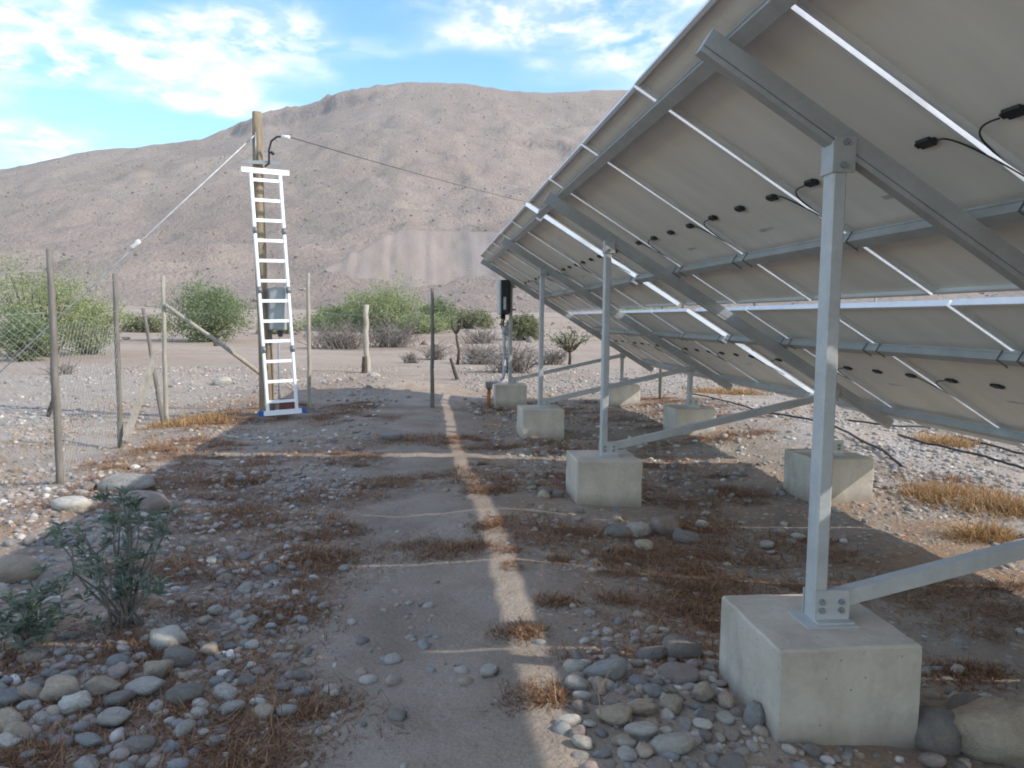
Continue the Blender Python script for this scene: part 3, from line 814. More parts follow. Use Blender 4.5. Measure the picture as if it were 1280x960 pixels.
HEAD.box(-0.031, -0.027, -0.0405, 0.0405, -0.075, 0.03)
HEAD = HEAD.mesh('head_bracket')
for me, m in ((RAF, 'steel'), (REAR, 'post_steel'), (FRONT, 'post_steel'), (BRK, 'post_steel'), (BOLT, 'bolt'), (HEAD, 'steel')): me.materials.append(MATS[m])
SLOPE = (0, TH, 0)
def table(edges_y0, ncol, ks, pur_shift, label):
    y1 = edges_y0+ncol*PITCH_Y; base = Vector((XP, edges_y0, 0)); T = empty('solar_table', base)
    tag(T, label, 'solar array', 'tables of the solar array')
    L = lambda p: Vector(p)-base
    pm = purlin_mesh(ncol*PITCH_Y+0.10); pm.materials.append(MATS['steel'])
    purl = []
    for s in PUR_S:
        purl.append(link('purlin', pm, None, T, L(tp(s+pur_shift, edges_y0-0.05, PUR_N+0.0005)), SLOPE))
        for c in (range(ncol+1) if s in PUR_S[1:3] else ()):
            for dy in ((-0.075, 0.06) if 0 < c < ncol else (0.05,) if c == 0 else (-0.06,)):
                link('clamp', CLM, None, T, L(tp(s+pur_shift, edges_y0+c*PITCH_Y-0.014+dy+rnd.uniform(-0.012, 0.012), PUR_N)), SLOPE)
    for k in ks:
        y = YA+k*SP
        link('rafter', RAF, None, T, L(tp(0, y, 0.0)), SLOPE)
        rp = link('rear_post', REAR, None, T, L((XP, y, HB)))
        fp = link('front_post', FRONT, None, T, L((XF, y, HB)))
        for x, h in ((XP, HP), (XF, HB+FRONT_H)):
            br = link('base_bracket', BRK, None, T, L((x, y, HB)))
            for bx, bz in ((0.0, 0.075), (0.072, 0.075), (0.0, 0.045), (0.072, 0.045)):
                link('bolt', BOLT, None, br, (bx, -0.0437, bz))
            hb = link('head_bracket', HEAD, None, T, L((x, y, h)), (0, TH*0.0, 0))
            for bx, bz in ((0.012, 0.025), (0.005, -0.05)):
                link('bolt', BOLT, None, hb, (bx, -0.0407, bz))
        b = MB(); b.bar((XP+0.03, y, HB+0.062), (XF-0.01, y, HB+FRONT_H-0.03), 0.05, 0.055); b.v = [tuple(Vector(v)-base) for v in b.v]
        b.build('brace', MATS['post_steel'], T)
    for c in range(ncol):
        for s in ROW_S:
            p = link('solar_panel', FRAME, None, T, L(tp(s+rnd.uniform(-0.004, 0.004), edges_y0+c*PITCH_Y, PAN_N)), SLOPE)
            link('backsheet', BACK, None, p); link('glass', GLASS, None, p)
            link('label_sticker', STK, None, p, (PL/2+0.20, PW/2+0.05, 0.0238))
            for dy in (-0.385, 0, 0.385):
                link('junction_box', JB, None, p, (PL/2, PW/2+dy, 0.0238))
            link('cable', CAB[1], None, p); link('cable', CAB[-1], None, p)
    return T
E1 = 8.17*0.848; E2 = 8.40*0.848
table(E1-7*PITCH_Y, 7, (-1, 0, 1), 0.0, 'near tilted solar table overhead at the right, backs of its panels showing')
table(E2, 5, (2, 3), 0.02, 'far solar table beyond the bright gap, standing at the fence end')

exec_parts = []
# ------------------------------------------------------------------ inverter on the last rear post
YD = YA+3*SP
inv = empty('inverter', (XP-0.12, YD, 1.42)); tag(inv, 'black inverter box hung on the farthest tall post', 'inverter')
m = MB().box(-0.055, 0.075, -0.19, 0.19, 0.05, 0.60, 0.01)
for i in range(9): m.box(0.075, 0.092, -0.17+i*0.04, -0.155+i*0.04, 0.08, 0.57)
m.build('housing', MATS['black'], inv)
MB().box(-0.085, -0.055, -0.185, 0.185, 0.055, 0.595, 0.008).build('front_cover', MATS['inv_cover'], inv)
MB().box(-0.02, 0.02, -0.1925, -0.190, 0.13, 0.33).build('side_label', MATS['inv_cover'], inv)
m = MB()
for dx, dy in ((-0.03, -0.1), (0.0, -0.04), (0.02, 0.03), (-0.02, 0.09)): m.tube([(dx, dy, 0.05), (dx, dy, -0.02)], 0.018, 8)
m.build('cable_gland', MATS['black'], inv)
m = MB()
for dx, dy in ((-0.03, -0.1), (0.0, -0.04), (0.02, 0.03)):
    m.tube([(dx, dy, -0.01), (dx-0.02, dy, -0.10), (dx+0.01, -0.06, -0.2), (dx*0.3+0.05, -0.075, -0.19), (0.03, -0.08, -0.12)], 0.009, 6)
m.build('cable', MATS['black'], inv)
MB().box(0.075, 0.20, -0.02, 0.02, 0.12, 0.15).box(0.075, 0.20, -0.02, 0.02, 0.48, 0.51).build('mounting_bracket', MATS['steel'], inv)
con = empty('conduit', (XP-0.12, YD-0.08, 0)); tag(con, 'grey conduit dropping from the inverter and elbowing over the far block', 'conduit')
MB().tube([(0.01, 0, 1.25), (0.015, 0, 0.55), (0.0, -0.01, 0.47), (-0.06, -0.05, 0.41), (-0.17, -0.14, 0.39), (-0.22, -0.18, 0.38)], 0.026, 10).build('grey_pipe', MATS['pvc'], con)
MB().tube([(0.01, 0, 1.28), (0.01, 0, 1.16)], 0.04, 10).build('coupling', MATS['pvc'], con)
m = MB().box(-0.30, -0.19, -0.24, -0.13, 0.30, 0.41, 0.01); m.build('elbow_box', MATS['hinge'], con)
MB().tube([(-0.245, -0.185, 0.30), (-0.25, -0.185, -0.05)], 0.032, 10).build('orange_pipe', MATS['orange_pvc'], con)

# ------------------------------------------------------------------ ladder
def ladder():
    F = Vector((-1.985, 11.2, 0.03)); Tp = Vector((-2.235, 11.5, 3.44))
    axis_ = (Tp-F); Ln = axis_.length; d = axis_.normalized()
    side = Vector((1, 0.50, 0)); side = (side-d*side.dot(d)).normalized(); nrm = side.cross(d).normalized()
    if nrm.y > 0: nrm = -nrm
    R = empty('ladder', F); tag(R, 'white aluminium folding ladder leaning on the wooden pole', 'ladder')
    P = lambda a, t, n=0: side*a+d*t+nrm*n
    def obar(m, p, q, w, h, up): m.bar(p, q, w, h, up)
    half = 0.205
    sec = [(0.04, 0.86), (0.96, 1.70), (1.80, 2.54), (2.64, Ln-0.01)]
    for a, b in sec:
        for sx in (-1, 1):
            m = MB(); m.bar(P(sx*half, a), P(sx*half, b), 0.032, 0.062, nrm); m.build('stile', MATS['ladder_alu'], R)
        for i in range(3):
            t = (sec.index((a, b))*3+i+0.62)*(Ln-0.02)/12
            m = MB(); m.bar(P(-half+0.014, t), P(half-0.014, t), 0.042, 0.03, nrm); m.build('rung', MATS['ladder_alu'], R)
    for a in (0.91, 1.75, 2.59):
        for sx in (-1, 1):
            m = MB(); m.tube([P(sx*half-0.022, a), P(sx*half+0.022, a)], 0.048, 12); m.bar(P(sx*half, a-0.09), P(sx*half, a+0.09), 0.024, 0.05, nrm); m.build('hinge', MATS['hinge'], R)
    for t, nm in ((0.02, 'stabiliser_bar'), (Ln, 'top_bar')):
        m = MB(); m.bar(P(-0.27, t), P(0.27, t), 0.07, 0.045, nrm); m.build(nm, MATS['ladder_alu'], R)
        for sx in (-1, 1):
            m = MB(); m.bar(P(sx*0.27, t), P(sx*0.335, t), 0.074, 0.05, nrm); m.build('end_cap', MATS['blue'] if t < 1 else MATS['white_cer'], R)
ladder()

# ------------------------------------------------------------------ utility pole, guy wire, cable and boxes
pole = empty('utility_pole', (-2.29, 11.66, 0)); tag(pole, 'weathered wooden power pole behind the ladder', 'pole')
m = MB(); pts = [(-0.022*h+0.012*math.sin(h*1.7), 0.004*h, h) for h in np.linspace(-0.3, 4.30, 16)]
m.tube(pts, [0.115-0.005*i/1.5 for i in range(16)], 14); m.build('shaft', MATS['wood'], pole)
MB().box(-0.24, 0.24, -0.115, -0.10, 3.55, 3.60).box(-0.24, 0.24, -0.10, -0.02, 3.595, 3.603).build('cross_plate', MATS['box_grey'], pole)
m = MB(); m.tube([(0.04, -0.10, 3.52), (0.10, -0.12, 3.56), (0.105, -0.13, 3.75), (0.14, -0.14, 3.87), (0.22, -0.15, 3.93), (0.29, -0.155, 3.935)], 0.014, 8); m.build('drop_cable', MATS['black'], pole)
MB().tube([(0.28, -0.155, 3.937), (0.40, -0.155, 3.925)], 0.024, 10).build('cable_clamp', MATS['white_cer'], pole)
MB().tube([(0.13, -0.13, 3.72), (0.17, -0.14, 3.69)], 0.022, 8).build('connector', MATS['black'], pole)
MB().tube([(-0.09, -0.08, 3.60), (-0.09, -0.08, 4.0)], 0.012, 6).build('strap', MATS['bolt'], pole)
cabl = MB(); A = Vector((-1.90, 11.5, 3.93)); B = Vector((30.0, 88.0, 15.0)); pts = []
for i in range(41):
    u = i/40; p = A.lerp(B, u); p.z -= 4*1.6*u*(1-u)*0.9; pts.append(p)
cabl.tube(pts, 0.0065, 6); tag(cabl.build('overhead_cable', MATS['rubber']), 'thin dark overhead cable running from the pole towards the mountain', 'cable')
fp_ = empty('utility_pole', (30.0, 88.0, float(ground_z(30.0, 88.0)))); tag(fp_, 'distant wooden pole hidden behind the solar panels, holding the overhead cable', 'pole')
MB().tube([(0, 0, -0.3), (0, 0, 14.6)], [0.16, 0.11], 10).build('shaft', MATS['wood'], fp_)
guy = empty('guy_wire', (-6.7, 11.9, 0)); tag(guy, 'slanting guy wire from the pole top down to the left with white insulator', 'guy wire')
PT = Vector((-2.36+6.7, 11.62-11.9, 4.0))
MB().tube([PT, (0, 0, -0.05)], 0.010, 6).build('wire', MATS['wire'], guy)
q = PT*0.60; dq = PT.normalized()*0.085
MB().tube([q-dq, q-dq*0.6, q, q+dq*0.6, q+dq], [0.022, 0.04, 0.028, 0.04, 0.022], 10).build('insulator', MATS['white_cer'], guy)
MB().tube([(0, 0, 0.0), (0.12, 0, 0.14)], 0.02, 8).build('anchor_rod', MATS['bolt'], guy)
mb = empty('meter_box', (-2.095, 11.52, 1.2)); tag(mb, 'grey meter box fixed to the pole behind the ladder rungs', 'meter box')
MB().box(-0.115, 0.115, -0.03, 0.10, 0.0, 0.62, 0.012).build('case', MATS['box_grey'], mb)
MB().box(-0.10, 0.10, -0.040, -0.031, 0.02, 0.60, 0.003).build('door', MATS['box_grey'], mb)
MB().box(-0.135, -0.115, -0.02, 0.09, 0.02, 0.6).build('side_rail', MATS['hinge'], mb)
m = MB().tube([(0.03, 0.03, 0.02), (0.03, 0.03, -0.1), (0.0, 0.05, -0.22), (0.0, 0.05, -1.2)], 0.017, 8); m.build('conduit', MATS['pvc'], mb)
MB().box(-0.0, 0.06, 0.0, 0.06, -0.09, -0.001).build('gland', MATS['black'], mb)
tag(MB().box(-0.12, 0.12, -0.1, 0.1, 0, 0.2, 0.03).build('plastic_can', MATS['red'], None, (-1.98, 11.62, 0.0)), 'small dull red container on the ground behind the ladder foot', 'container')

# ------------------------------------------------------------------ fence
def stake(name, x, y, h, r0, r1, m, lean=(0, 0), label='', group='fence posts', seed=0, wob=0.005, sub=None):
    r = random.Random(seed); z = float(ground_z(x, y)); R = None
    pts = []; n = 9
    for i in range(n):
        u = i/(n-1); pts.append((lean[0]*u+r.uniform(-wob, wob), lean[1]*u+r.uniform(-wob, wob), -0.15+(h+0.15)*u))
    o = MB().tube(pts, [(r0+(r1-r0)*i/(n-1))*r.uniform(0.93, 1.07) for i in range(n)], 9).build(name, m, None, (x, y, z))
    return tag(o, label, 'fence post', group)
P1, P2, P3, P4, P6 = (-3.09, 6.93), (-3.49, 9.35), (-3.71, 11.65), (-1.78, 12.35), (0.13, 12.1)
stake('fence_post', *P1, 1.98, 0.034, 0.028, MATS['grey_wood'], (-0.015, 0), 'leftmost and nearest wooden fence post', seed=1)
stake('fence_post', *P2, 2.0, 0.034, 0.028, MATS['grey_wood'], (-0.01, 0), 'dark fence post second from left, a pale plank leaning by it', seed=2)
stake('fence_post', *P3, 2.10, 0.034, 0.028, MATS['pale_wood'], (0.0, 0), 'pale corner fence post with a slanted brace pole', seed=3)
stake('fence_post', *P4, 2.12, 0.033, 0.027, MATS['pale_wood'], (0.0, 0), 'thin fence post standing just right of the ladder', seed=4)
stake('fence_post', *P6, 1.86, 0.032, 0.028, MATS['grey_wood'], (0.0, 0), 'thin fence post at the end of the dirt track', seed=5)
stake('fence_post', -3.62, 11.3, 1.62, 0.03, 0.024, MATS['grey_wood'], (-0.28, 0.1), 'grey leaning stick crossing the pale corner fence post', seed=6)
stake('fence_post', -1.43, 20.1, 1.72, 0.075, 0.07, MATS['pale_wood'], (-0.03, 0), 'thick pale crooked post standing beyond the fence', seed=7, wob=0.03)
stake('fence_post', -1.52, 19.95, 0.42, 0.075, 0.06, MATS['dark_wood'], (0.03, 0), 'short dark stump at the foot of the thick pale post', seed=8)
stake('fence_post', -6.4, 6.6, 1.9, 0.034, 0.028, MATS['grey_wood'], (0, 0), 'fence post outside the left edge of the picture', seed=9)
stake('fence_post', 4.35, 13.9, 1.9, 0.03, 0.026, MATS['grey_wood'], (0, 0), 'thin fence post seen beyond the far end of the array', seed=10)
stake('fence_post', 4.05, 12.9, 0.75, 0.03, 0.028, MATS['grey_wood'], (0, 0), 'short thin stake near the farthest short-post block', seed=11)
stake('fence_post', 9.3, 15.2, 2.05, 0.03, 0.028, MATS['pale_wood'], (0, 0), 'pale fence post glimpsed through the slot between the panel rows', seed=12)
stake('fence_post', 6.6, 15.0, 2.0, 0.03, 0.028, MATS['grey_wood'], (0, 0), 'thin grey post glimpsed through the middle of the panel slot', seed=13)
b = MB().tube([(-3.68, 11.6, 1.55), (-3.0, 11.95, 0.98), (-2.33, 12.2, 0.40)], [0.03, 0.03, 0.034], 9).build('brace_pole', MATS['pale_wood']); tag(b, 'pale pole propped from the corner fence post to the ladder pole', 'pole')
b = MB(); b.bar((-3.40, 9.25, -0.04), (-3.15, 9.55, 0.93), 0.075, 0.028, (0, 1, 0)); tag(b.build('plank', MATS['pale_wood']), 'pale plank leaning beside the dark second fence post', 'plank')
def strand(name, pts, rad, label):
    m = MB()
    for a, b_ in zip(pts[:-1], pts[1:]):
        A, B = Vector(a), Vector(b_); L = []
        for i in range(9):
            u = i/8; p = A.lerp(B, u); p.z -= 0.05*4*u*(1-u)+0.01*math.sin(u*9+A.x); L.append(p)
        m.tube(L, rad, 5)
    o = m.build(name, MATS['wire']); return tag(o, label, 'fence wire', 'fence wires')
line = [(-6.4, 6.6), P1, P2, P3, P4, P6, (2.6, 13.6)]
for h, nm in ((0.35, 'lowest'), (0.85, 'middle'), (1.40, 'upper'), (1.75, 'topmost')):
    strand('fence_wire', [(x, y, h+0.02*k) for k, (x, y) in enumerate(line)], 0.0016, f'{nm} strand of wire strung along the fence posts')
def chain(A, B, h, label, step=0.075):
    m = MB(); A, B = Vector((*A, 0)), Vector((*B, 0)); L = (B-A).length; d = (B-A)/L
    n = int(L/step)+1
    for k in range(-int(h/step), n):
        for s in (1, -1):
            pts = []
            for j in range(int(h/step)+1):
                t = k*step+(j*step if s > 0 else h-j*step); z = j*step
                if 0 <= t <= L: pts.append(A+d*t+Vector((0, 0, 0.02+z+0.04*math.sin(t*2.2)+float(ground_z(A.x, A.y)))))
            if len(pts) > 1: m.tube([pts[0], pts[-1]], 0.0011, 4, False)
    return tag(m.build('wire_mesh', MATS['wire']), label, 'fence mesh', 'fence mesh panels')
chain(P1, P2, 1.35, 'faint chain-link mesh between the two leftmost fence posts', 0.12)
chain((-6.4, 6.6), P1, 1.55, 'chain-link mesh stretched left of the nearest fence post')

# ------------------------------------------------------------------ hoses
hz = [([(945, 531), (1010, 545), (1060, 562), (1095, 580), (1128, 602)], 'black hose running from the middle block towards the right-hand straw'),
      ([(1060, 531), (1110, 536), (1165, 536), (1220, 545)], 'black hose in the gravel just below the rafter tip'),
      ([(1195, 549), (1240, 561), (1290, 575)], 'black hose at the right edge, upper of two'),
      ([(1120, 556), (1185, 572), (1240, 588), (1290, 601)], 'black hose at the right edge, lower of two'),
      ([(860, 498), (915, 515), (945, 529)], 'black hose between the two short-post blocks')]
for P, lab in hz:
    pts = []
    for a, b_ in zip(P[:-1], P[1:]):
        (xa, ya), (xb, yb) = G(*a), G(*b_)
        for i in range(6):
            u = i/6; x, y = xa+(xb-xa)*u, ya+(yb-ya)*u; x += 0.03*math.sin(y*3.1); pts.append((x, y, float(ground_z(x, y))+0.035))
    tag(MB().tube(pts, 0.013, 7).build('hose', MATS['rubber']), lab, 'hose', 'irrigation hoses')

# ------------------------------------------------------------------ vegetation
def leaf_cloud(n_clump, per, rx, ry, rz, zc, leaf, spread, seed, narrow=0.45, hollow=0.35, flat=1.0, droop=0.0):
    r = np.random.RandomState(seed)
    d = r.normal(size=(n_clump, 3)); d /= np.linalg.norm(d, axis=1)[:, None]
    rad = (hollow+(1-hollow)*r.rand(n_clump)**0.6)*(1+0.22*np.sin(d[:, 0]*3.1+seed)*np.sin(d[:, 2]*4.3+d[:, 1]*2+seed*1.7)+0.20*r.normal(size=n_clump))
    c = d*rad[:, None]*np.array([rx, ry, rz])+np.array([0, 0, zc]); c[:, 2] = np.where(c[:, 2] < 0.08*zc, np.abs(c[:, 2])*0.5+0.05*zc, c[:, 2])
    p = np.repeat(c, per, 0)+r.normal(size=(n_clump*per, 3))*spread*np.array([1, 1, flat])
    n = len(p)
    a = r.normal(size=(n, 3)); a[:, 2] += 0.5-droop*2; a /= np.linalg.norm(a, axis=1)[:, None]
    b = np.cross(a, r.normal(size=(n, 3))); b /= np.linalg.norm(b, axis=1)[:, None]
    s = leaf*r.uniform(0.6, 1.3, n)[:, None]
    V = np.stack([p-a*s, p+b*s*narrow, p+a*s, p-b*s*narrow], 1).reshape(-1, 3)
    V[:, 2] = np.maximum(V[:, 2], 0.01)
    F = np.arange(n*4).reshape(-1, 4)
    return V, F, c
def twig_mesh(targets, base_pts, r0, seed, kinks=3, wob=0.1, nmax=40, r1=None):
    r = random.Random(seed); m = MB()
    idx = list(range(len(targets))); r.shuffle(idx)
    for i in idx[:nmax]:
        b = Vector(r.choice(base_pts)); t = Vector(targets[i]); pts = []
        L = (t-b).length
        for k in range(kinks+2):
            u = k/(kinks+1); p = b.lerp(t, u)
            p += Vector((r.uniform(-1, 1), r.uniform(-1, 1), r.uniform(-0.5, 1)))*wob*L*(0 if k in (0, kinks+1) else 1)*0.6
            pts.append(p)
        n = len(pts); m.tube(pts, [r0*(1-0.82*k/(n-1)) for k in range(n)], 5)
    return m
def bush(name, px, py, wpx, hpx, dist, mat, label, cat='bush', group='bushes on the flat', dens=1.0, seed=0, leaf=None, twmat='dark_wood', depth=0.8, droop=0, hollow=0.35):
    d = ray(px, py); x, y = d[0]/d[1]*dist, dist; z = float(ground_z(x, y))
    sc = math.hypot(x, y)/FPX; w = wpx*sc/2; h = hpx*sc
    R = empty(name, (x, y, z-0.05)); tag(R, label, cat, group)
    n = int(190*dens); leaf = leaf or max(0.02, 1.35*sc)
    V, F, c = leaf_cloud(n, 48, w*0.9, w*depth, h*0.5, h*0.52, leaf, w*0.115, seed, 0.5, hollow, 0.8, droop)
    link('crown', mesh_from_arrays('crown', V, F), MATS[mat], R)
    twig_mesh(c*np.array([0.85, 0.85, 0.88]), [(rnd.uniform(-0.1, 0.1)*w, rnd.uniform(-0.1, 0.1)*w, -0.05) for _ in range(4)], 0.026*h/2+0.008, seed, 3, 0.06, 34).build('trunk', MATS[twmat], R)
    return R
bush('bush', 55, 442, 130, 98, 26.5, 'leaf_light', 'big feathery light green bush behind the leftmost fence post', seed=1, dens=1.4, droop=0.3)
bush('bush', 112, 442, 75, 62, 28.5, 'leaf_light', 'lower yellow-green bush between the two leftmost fence posts', seed=2)
bush('bush', 30, 440, 70, 55, 24.0, 'leaf_mid', 'darker green bush at the left edge behind the chain-link mesh', seed=21, dens=0.8)
bush('bush', 262, 424, 100, 66, 40.0, 'leaf_mid', 'round green bush with dark base left of the ladder', seed=3, dens=1.5)
bush('bush', 478, 414, 96, 54, 60.0, 'leaf_light', 'bright light green bush in the middle distance between fence posts', seed=4, dens=1.5)
bush('bush', 425, 402, 60, 28, 66.0, 'leaf_mid', 'small low green bush right of the ladder in the distance', seed=5)
bush('bush', 546, 408, 48, 38, 62.0, 'leaf_mid', 'darker green bush behind the fence post at the track end', seed=6)
bush('bush', 585, 404, 70, 22, 72.0, 'leaf_olive', 'wide low olive scrub left of the inverter in the distance', seed=7, dens=0.7)
bush('bush', 420, 408, 90, 20, 62.0, 'leaf_light', 'wide low pale scrub right of the ladder in the distance', seed=61, dens=0.7)
bush('bush', 525, 410, 70, 24, 58.0, 'leaf_light', 'low pale scrub joining the bright bush and the darker one', seed=62, dens=0.7)
bush('bush', 180, 414, 60, 16, 52.0, 'leaf_olive', 'low olive scrub between the second fence post and the round bush', seed=63, dens=0.5)
bush('bush', 345, 412, 50, 14, 52.0, 'leaf_olive', 'low olive scrub directly behind the ladder', seed=64, dens=0.5)
bush('bush', 655, 420, 50, 30, 45.0, 'leaf_olive', 'olive shrub right of the inverter post', seed=8)
bush('bush', 600, 398, 30, 16, 75.0, 'leaf_olive', 'tiny olive bush far behind the inverter', seed=22, dens=0.6)
bush('bush', 800, 380, 90, 30, 60.0, 'leaf_light', 'light green bush seen through the left of the panel slot', seed=9)
bush('bush', 1000, 380, 60, 22, 70.0, 'leaf_mid', 'green bush glimpsed through the middle of the panel slot', seed=10)
bush('bush', 1225, 382, 70, 34, 60.0, 'leaf_light', 'light green bush glimpsed at the right end of the panel slot', seed=11)
bush('bush', 1120, 382, 50, 20, 70.0, 'leaf_olive', 'low olive bush glimpsed right of the nearest post top', seed=12)
def small_tree(px, py, wpx, hpx, dist, seed, label, mat='leaf_olive'):
    d = ray(px, py); x, y = d[0]/d[1]*dist, dist; z = float(ground_z(x, y)); sc = math.hypot(x, y)/FPX
    w, h = wpx*sc/2, hpx*sc; R = empty('small_tree', (x, y, z)); tag(R, label, 'tree')
    V, F, c = leaf_cloud(60, 14, w, w*0.9, h*0.30, h*0.68, 1.4*sc, w*0.13, seed, 0.45, 0.2)
    link('crown', mesh_from_arrays('crown', V, F), MATS[mat], R)
    m = twig_mesh(c, [(0, 0, h*0.33)], 0.03*h, seed, 3, 0.12, 30); m.tube([(0, 0, -0.1), (0.02, 0, h*0.2), (0, 0, h*0.36)], [0.045*h, 0.036*h, 0.03*h], 8); m.build('trunk', MATS['dark_wood'], R)
small_tree(712, 442, 52, 48, 24.0, 31, 'small sparse thorn tree seen between the third post and the rafters')
def thicket(px, py, wpx, hpx, dist, seed, label, n=150, mat='twig', group='dry thickets'):
    d = ray(px, py); x, y = d[0]/d[1]*dist, dist; z = float(ground_z(x, y)); sc = math.hypot(x, y)/FPX
    w, h = wpx*sc/2, hpx*sc; r = random.Random(seed); m = MB()
    for i in range(n):
        b = Vector((r.gauss(0, 0.32)*w, r.gauss(0, 0.25)*w, 0)); a = r.uniform(0, 6.28); l = h*r.uniform(0.5, 1.1)
        q = b+Vector((math.cos(a)*l*r.uniform(0.2, 1.1), math.sin(a)*l*r.uniform(0.2, 0.9), l*r.uniform(0.3, 0.95)))
        mid = b.lerp(q, 0.5)+Vector((r.uniform(-.15, .15), r.uniform(-.15, .15), r.uniform(0, .28)))*l
        m.tube([b, mid, q], [0.35*sc+0.004, 0.28*sc+0.003, 0.12*sc], 4, False)
        for k in range(3):
            u = r.uniform(0.3, 1); p = b.lerp(q, u); e = p+Vector((r.uniform(-1, 1), r.uniform(-1, 1), r.uniform(0, 1)))*l*0.28
            m.tube([p, e], [0.2*sc, 0.1*sc], 3, False)
    o = m.build('dry_thicket', MATS[mat], None, (x, y, z)); tag(o, label, 'dry shrub', group)
thicket(425, 440, 90, 44, 34, 41, 'grey leafless thicket between the ladder and the thick pale post', 200)
thicket(490, 440, 80, 42, 36, 42, 'grey leafless thicket right of the thick pale post', 180)
thicket(640, 470, 70, 52, 20, 43, 'brown dry brush behind the farthest left-row block', 150)
thicket(598, 462, 60, 40, 24, 44, 'brown dry brush left of the conduit', 110)
thicket(545, 458, 40, 26, 26, 45, 'low dry brush behind the track-end fence post', 80)
thicket(515, 460, 34, 18, 24, 46, 'tiny dry shrub in the sandy flat left of the track end', 50)
thicket(690, 455, 50, 30, 24, 47, 'dry brush between the third and second tall posts', 80)
thicket(600, 420, 60, 26, 40, 48, 'grey brush below the olive bush left of the inverter', 100)
thicket(75, 470, 40, 20, 19, 49, 'scrappy dry twigs behind the leftmost fence post', 40)
# dead forked sticks
def stick(px, py, pts_px, dist, rad, label):
    m = MB(); base = None
    for seg in pts_px:
        L = []
        for a, b_ in seg:
            d = ray(a, b_); L.append(Vector((d[0]/d[1]*dist, dist+0.05*math.sin(a), EYE+d[2]/d[1]*dist)))
        base = base or L[0].copy(); n = len(L)
        m.tube([q-base for q in L], [rad*(1-0.45*i/(n-1)) for i in range(n)], 7)
    o = m.build('dead_stick', MATS['dark_wood'], None, base); tag(o, label, 'stick', 'dead sticks')
stick(0, 0, [[(572, 456), (574, 440), (571, 425), (570, 416)], [(570, 416), (565, 408), (565, 400)], [(570, 416), (576, 408), (577, 399)]], 22.0, 0.05, 'dead forked cactus-like stick right of the track-end fence post')
stick(0, 0, [[(574, 484), (571, 473), (567, 460), (563, 448)]], 17.5, 0.055, 'crooked dead stick leaning below the forked one')
stick(0, 0, [[(62, 520), (64, 500), (66, 485), (70, 470), (66, 455)]], 8.5, 0.022, 'twisted dark vine hanging on the leftmost fence post')

def shrub(x, y, w, h, seed, label, tufts=110, stems=16):
    R = empty('green_shrub', (x, y, float(ground_z(x, y)))); tag(R, label, 'shrub', 'green shrubs')
    r = np.random.RandomState(seed); rr = random.Random(seed); tips = []; m = MB()
    for i in range(stems):
        a = rr.uniform(0, 6.28); L = h*rr.uniform(0.5, 1.05); out = w*rr.uniform(0.1, 0.9)
        pts = [Vector((rr.gauss(0, .03), rr.gauss(0, .03), 0))]
        for k in range(1, 6):
            u = k/5; pts.append(Vector((math.cos(a)*out*u**0.8+rr.gauss(0, .012), math.sin(a)*out*0.7*u**0.8+rr.gauss(0, .012), L*u*(1-0.15*u*out/w))))
        m.tube(pts, [0.006*(1-0.7*k/5)+0.001 for k in range(6)], 5); tips.append(pts[-1])
        for k in range(int(tufts/stems)):
            u = rr.uniform(0.25, 1); j = min(4, int(u*5)); p = pts[j].lerp(pts[j+1], u*5-j)
            e = p+Vector((rr.gauss(0, .07), rr.gauss(0, .07), rr.uniform(0.0, .09))); m.tube([p, e], [0.0025, 0.0012], 4, False); tips.append(e)
    m.build('stems', MATS['grey_wood'], R)
    T = np.array([t[:] for t in tips]); per = 13; p = np.repeat(T, per, 0); n = len(p)
    a = r.normal(size=(n, 3)); a[:, 2] = np.abs(a[:, 2])*0.9+0.15; a /= np.linalg.norm(a, axis=1)[:, None]
    p = p-np.array([0, 0, 1])*r.uniform(0, 0.035, n)[:, None]
    b = np.cross(a, r.normal(size=(n, 3))); b /= np.linalg.norm(b, axis=1)[:, None]
    L = r.uniform(0.035, 0.075, n)[:, None]; wd = 0.0062*r.uniform(0.7, 1.3, n)[:, None]
    tipz = p+a*L; tipz[:, 2] -= 0.012
    V = np.stack([p, p+a*L*0.5+b*wd, tipz, p+a*L*0.5-b*wd], 1).reshape(-1, 3); F = np.arange(n*4).reshape(-1, 4)
    link('leaves', mesh_from_arrays('leaves', V, F), MATS['leaf_dark'], R)
shrub(-1.36, 3.62, 0.40, 0.60, 5, 'dark blue-green leafy shrub on the rocky bank at the left', 64, 19)
shrub(-1.66, 3.40, 0.17, 0.24, 6, 'small low green shrub at the left edge below the bigger shrub', 40, 8)

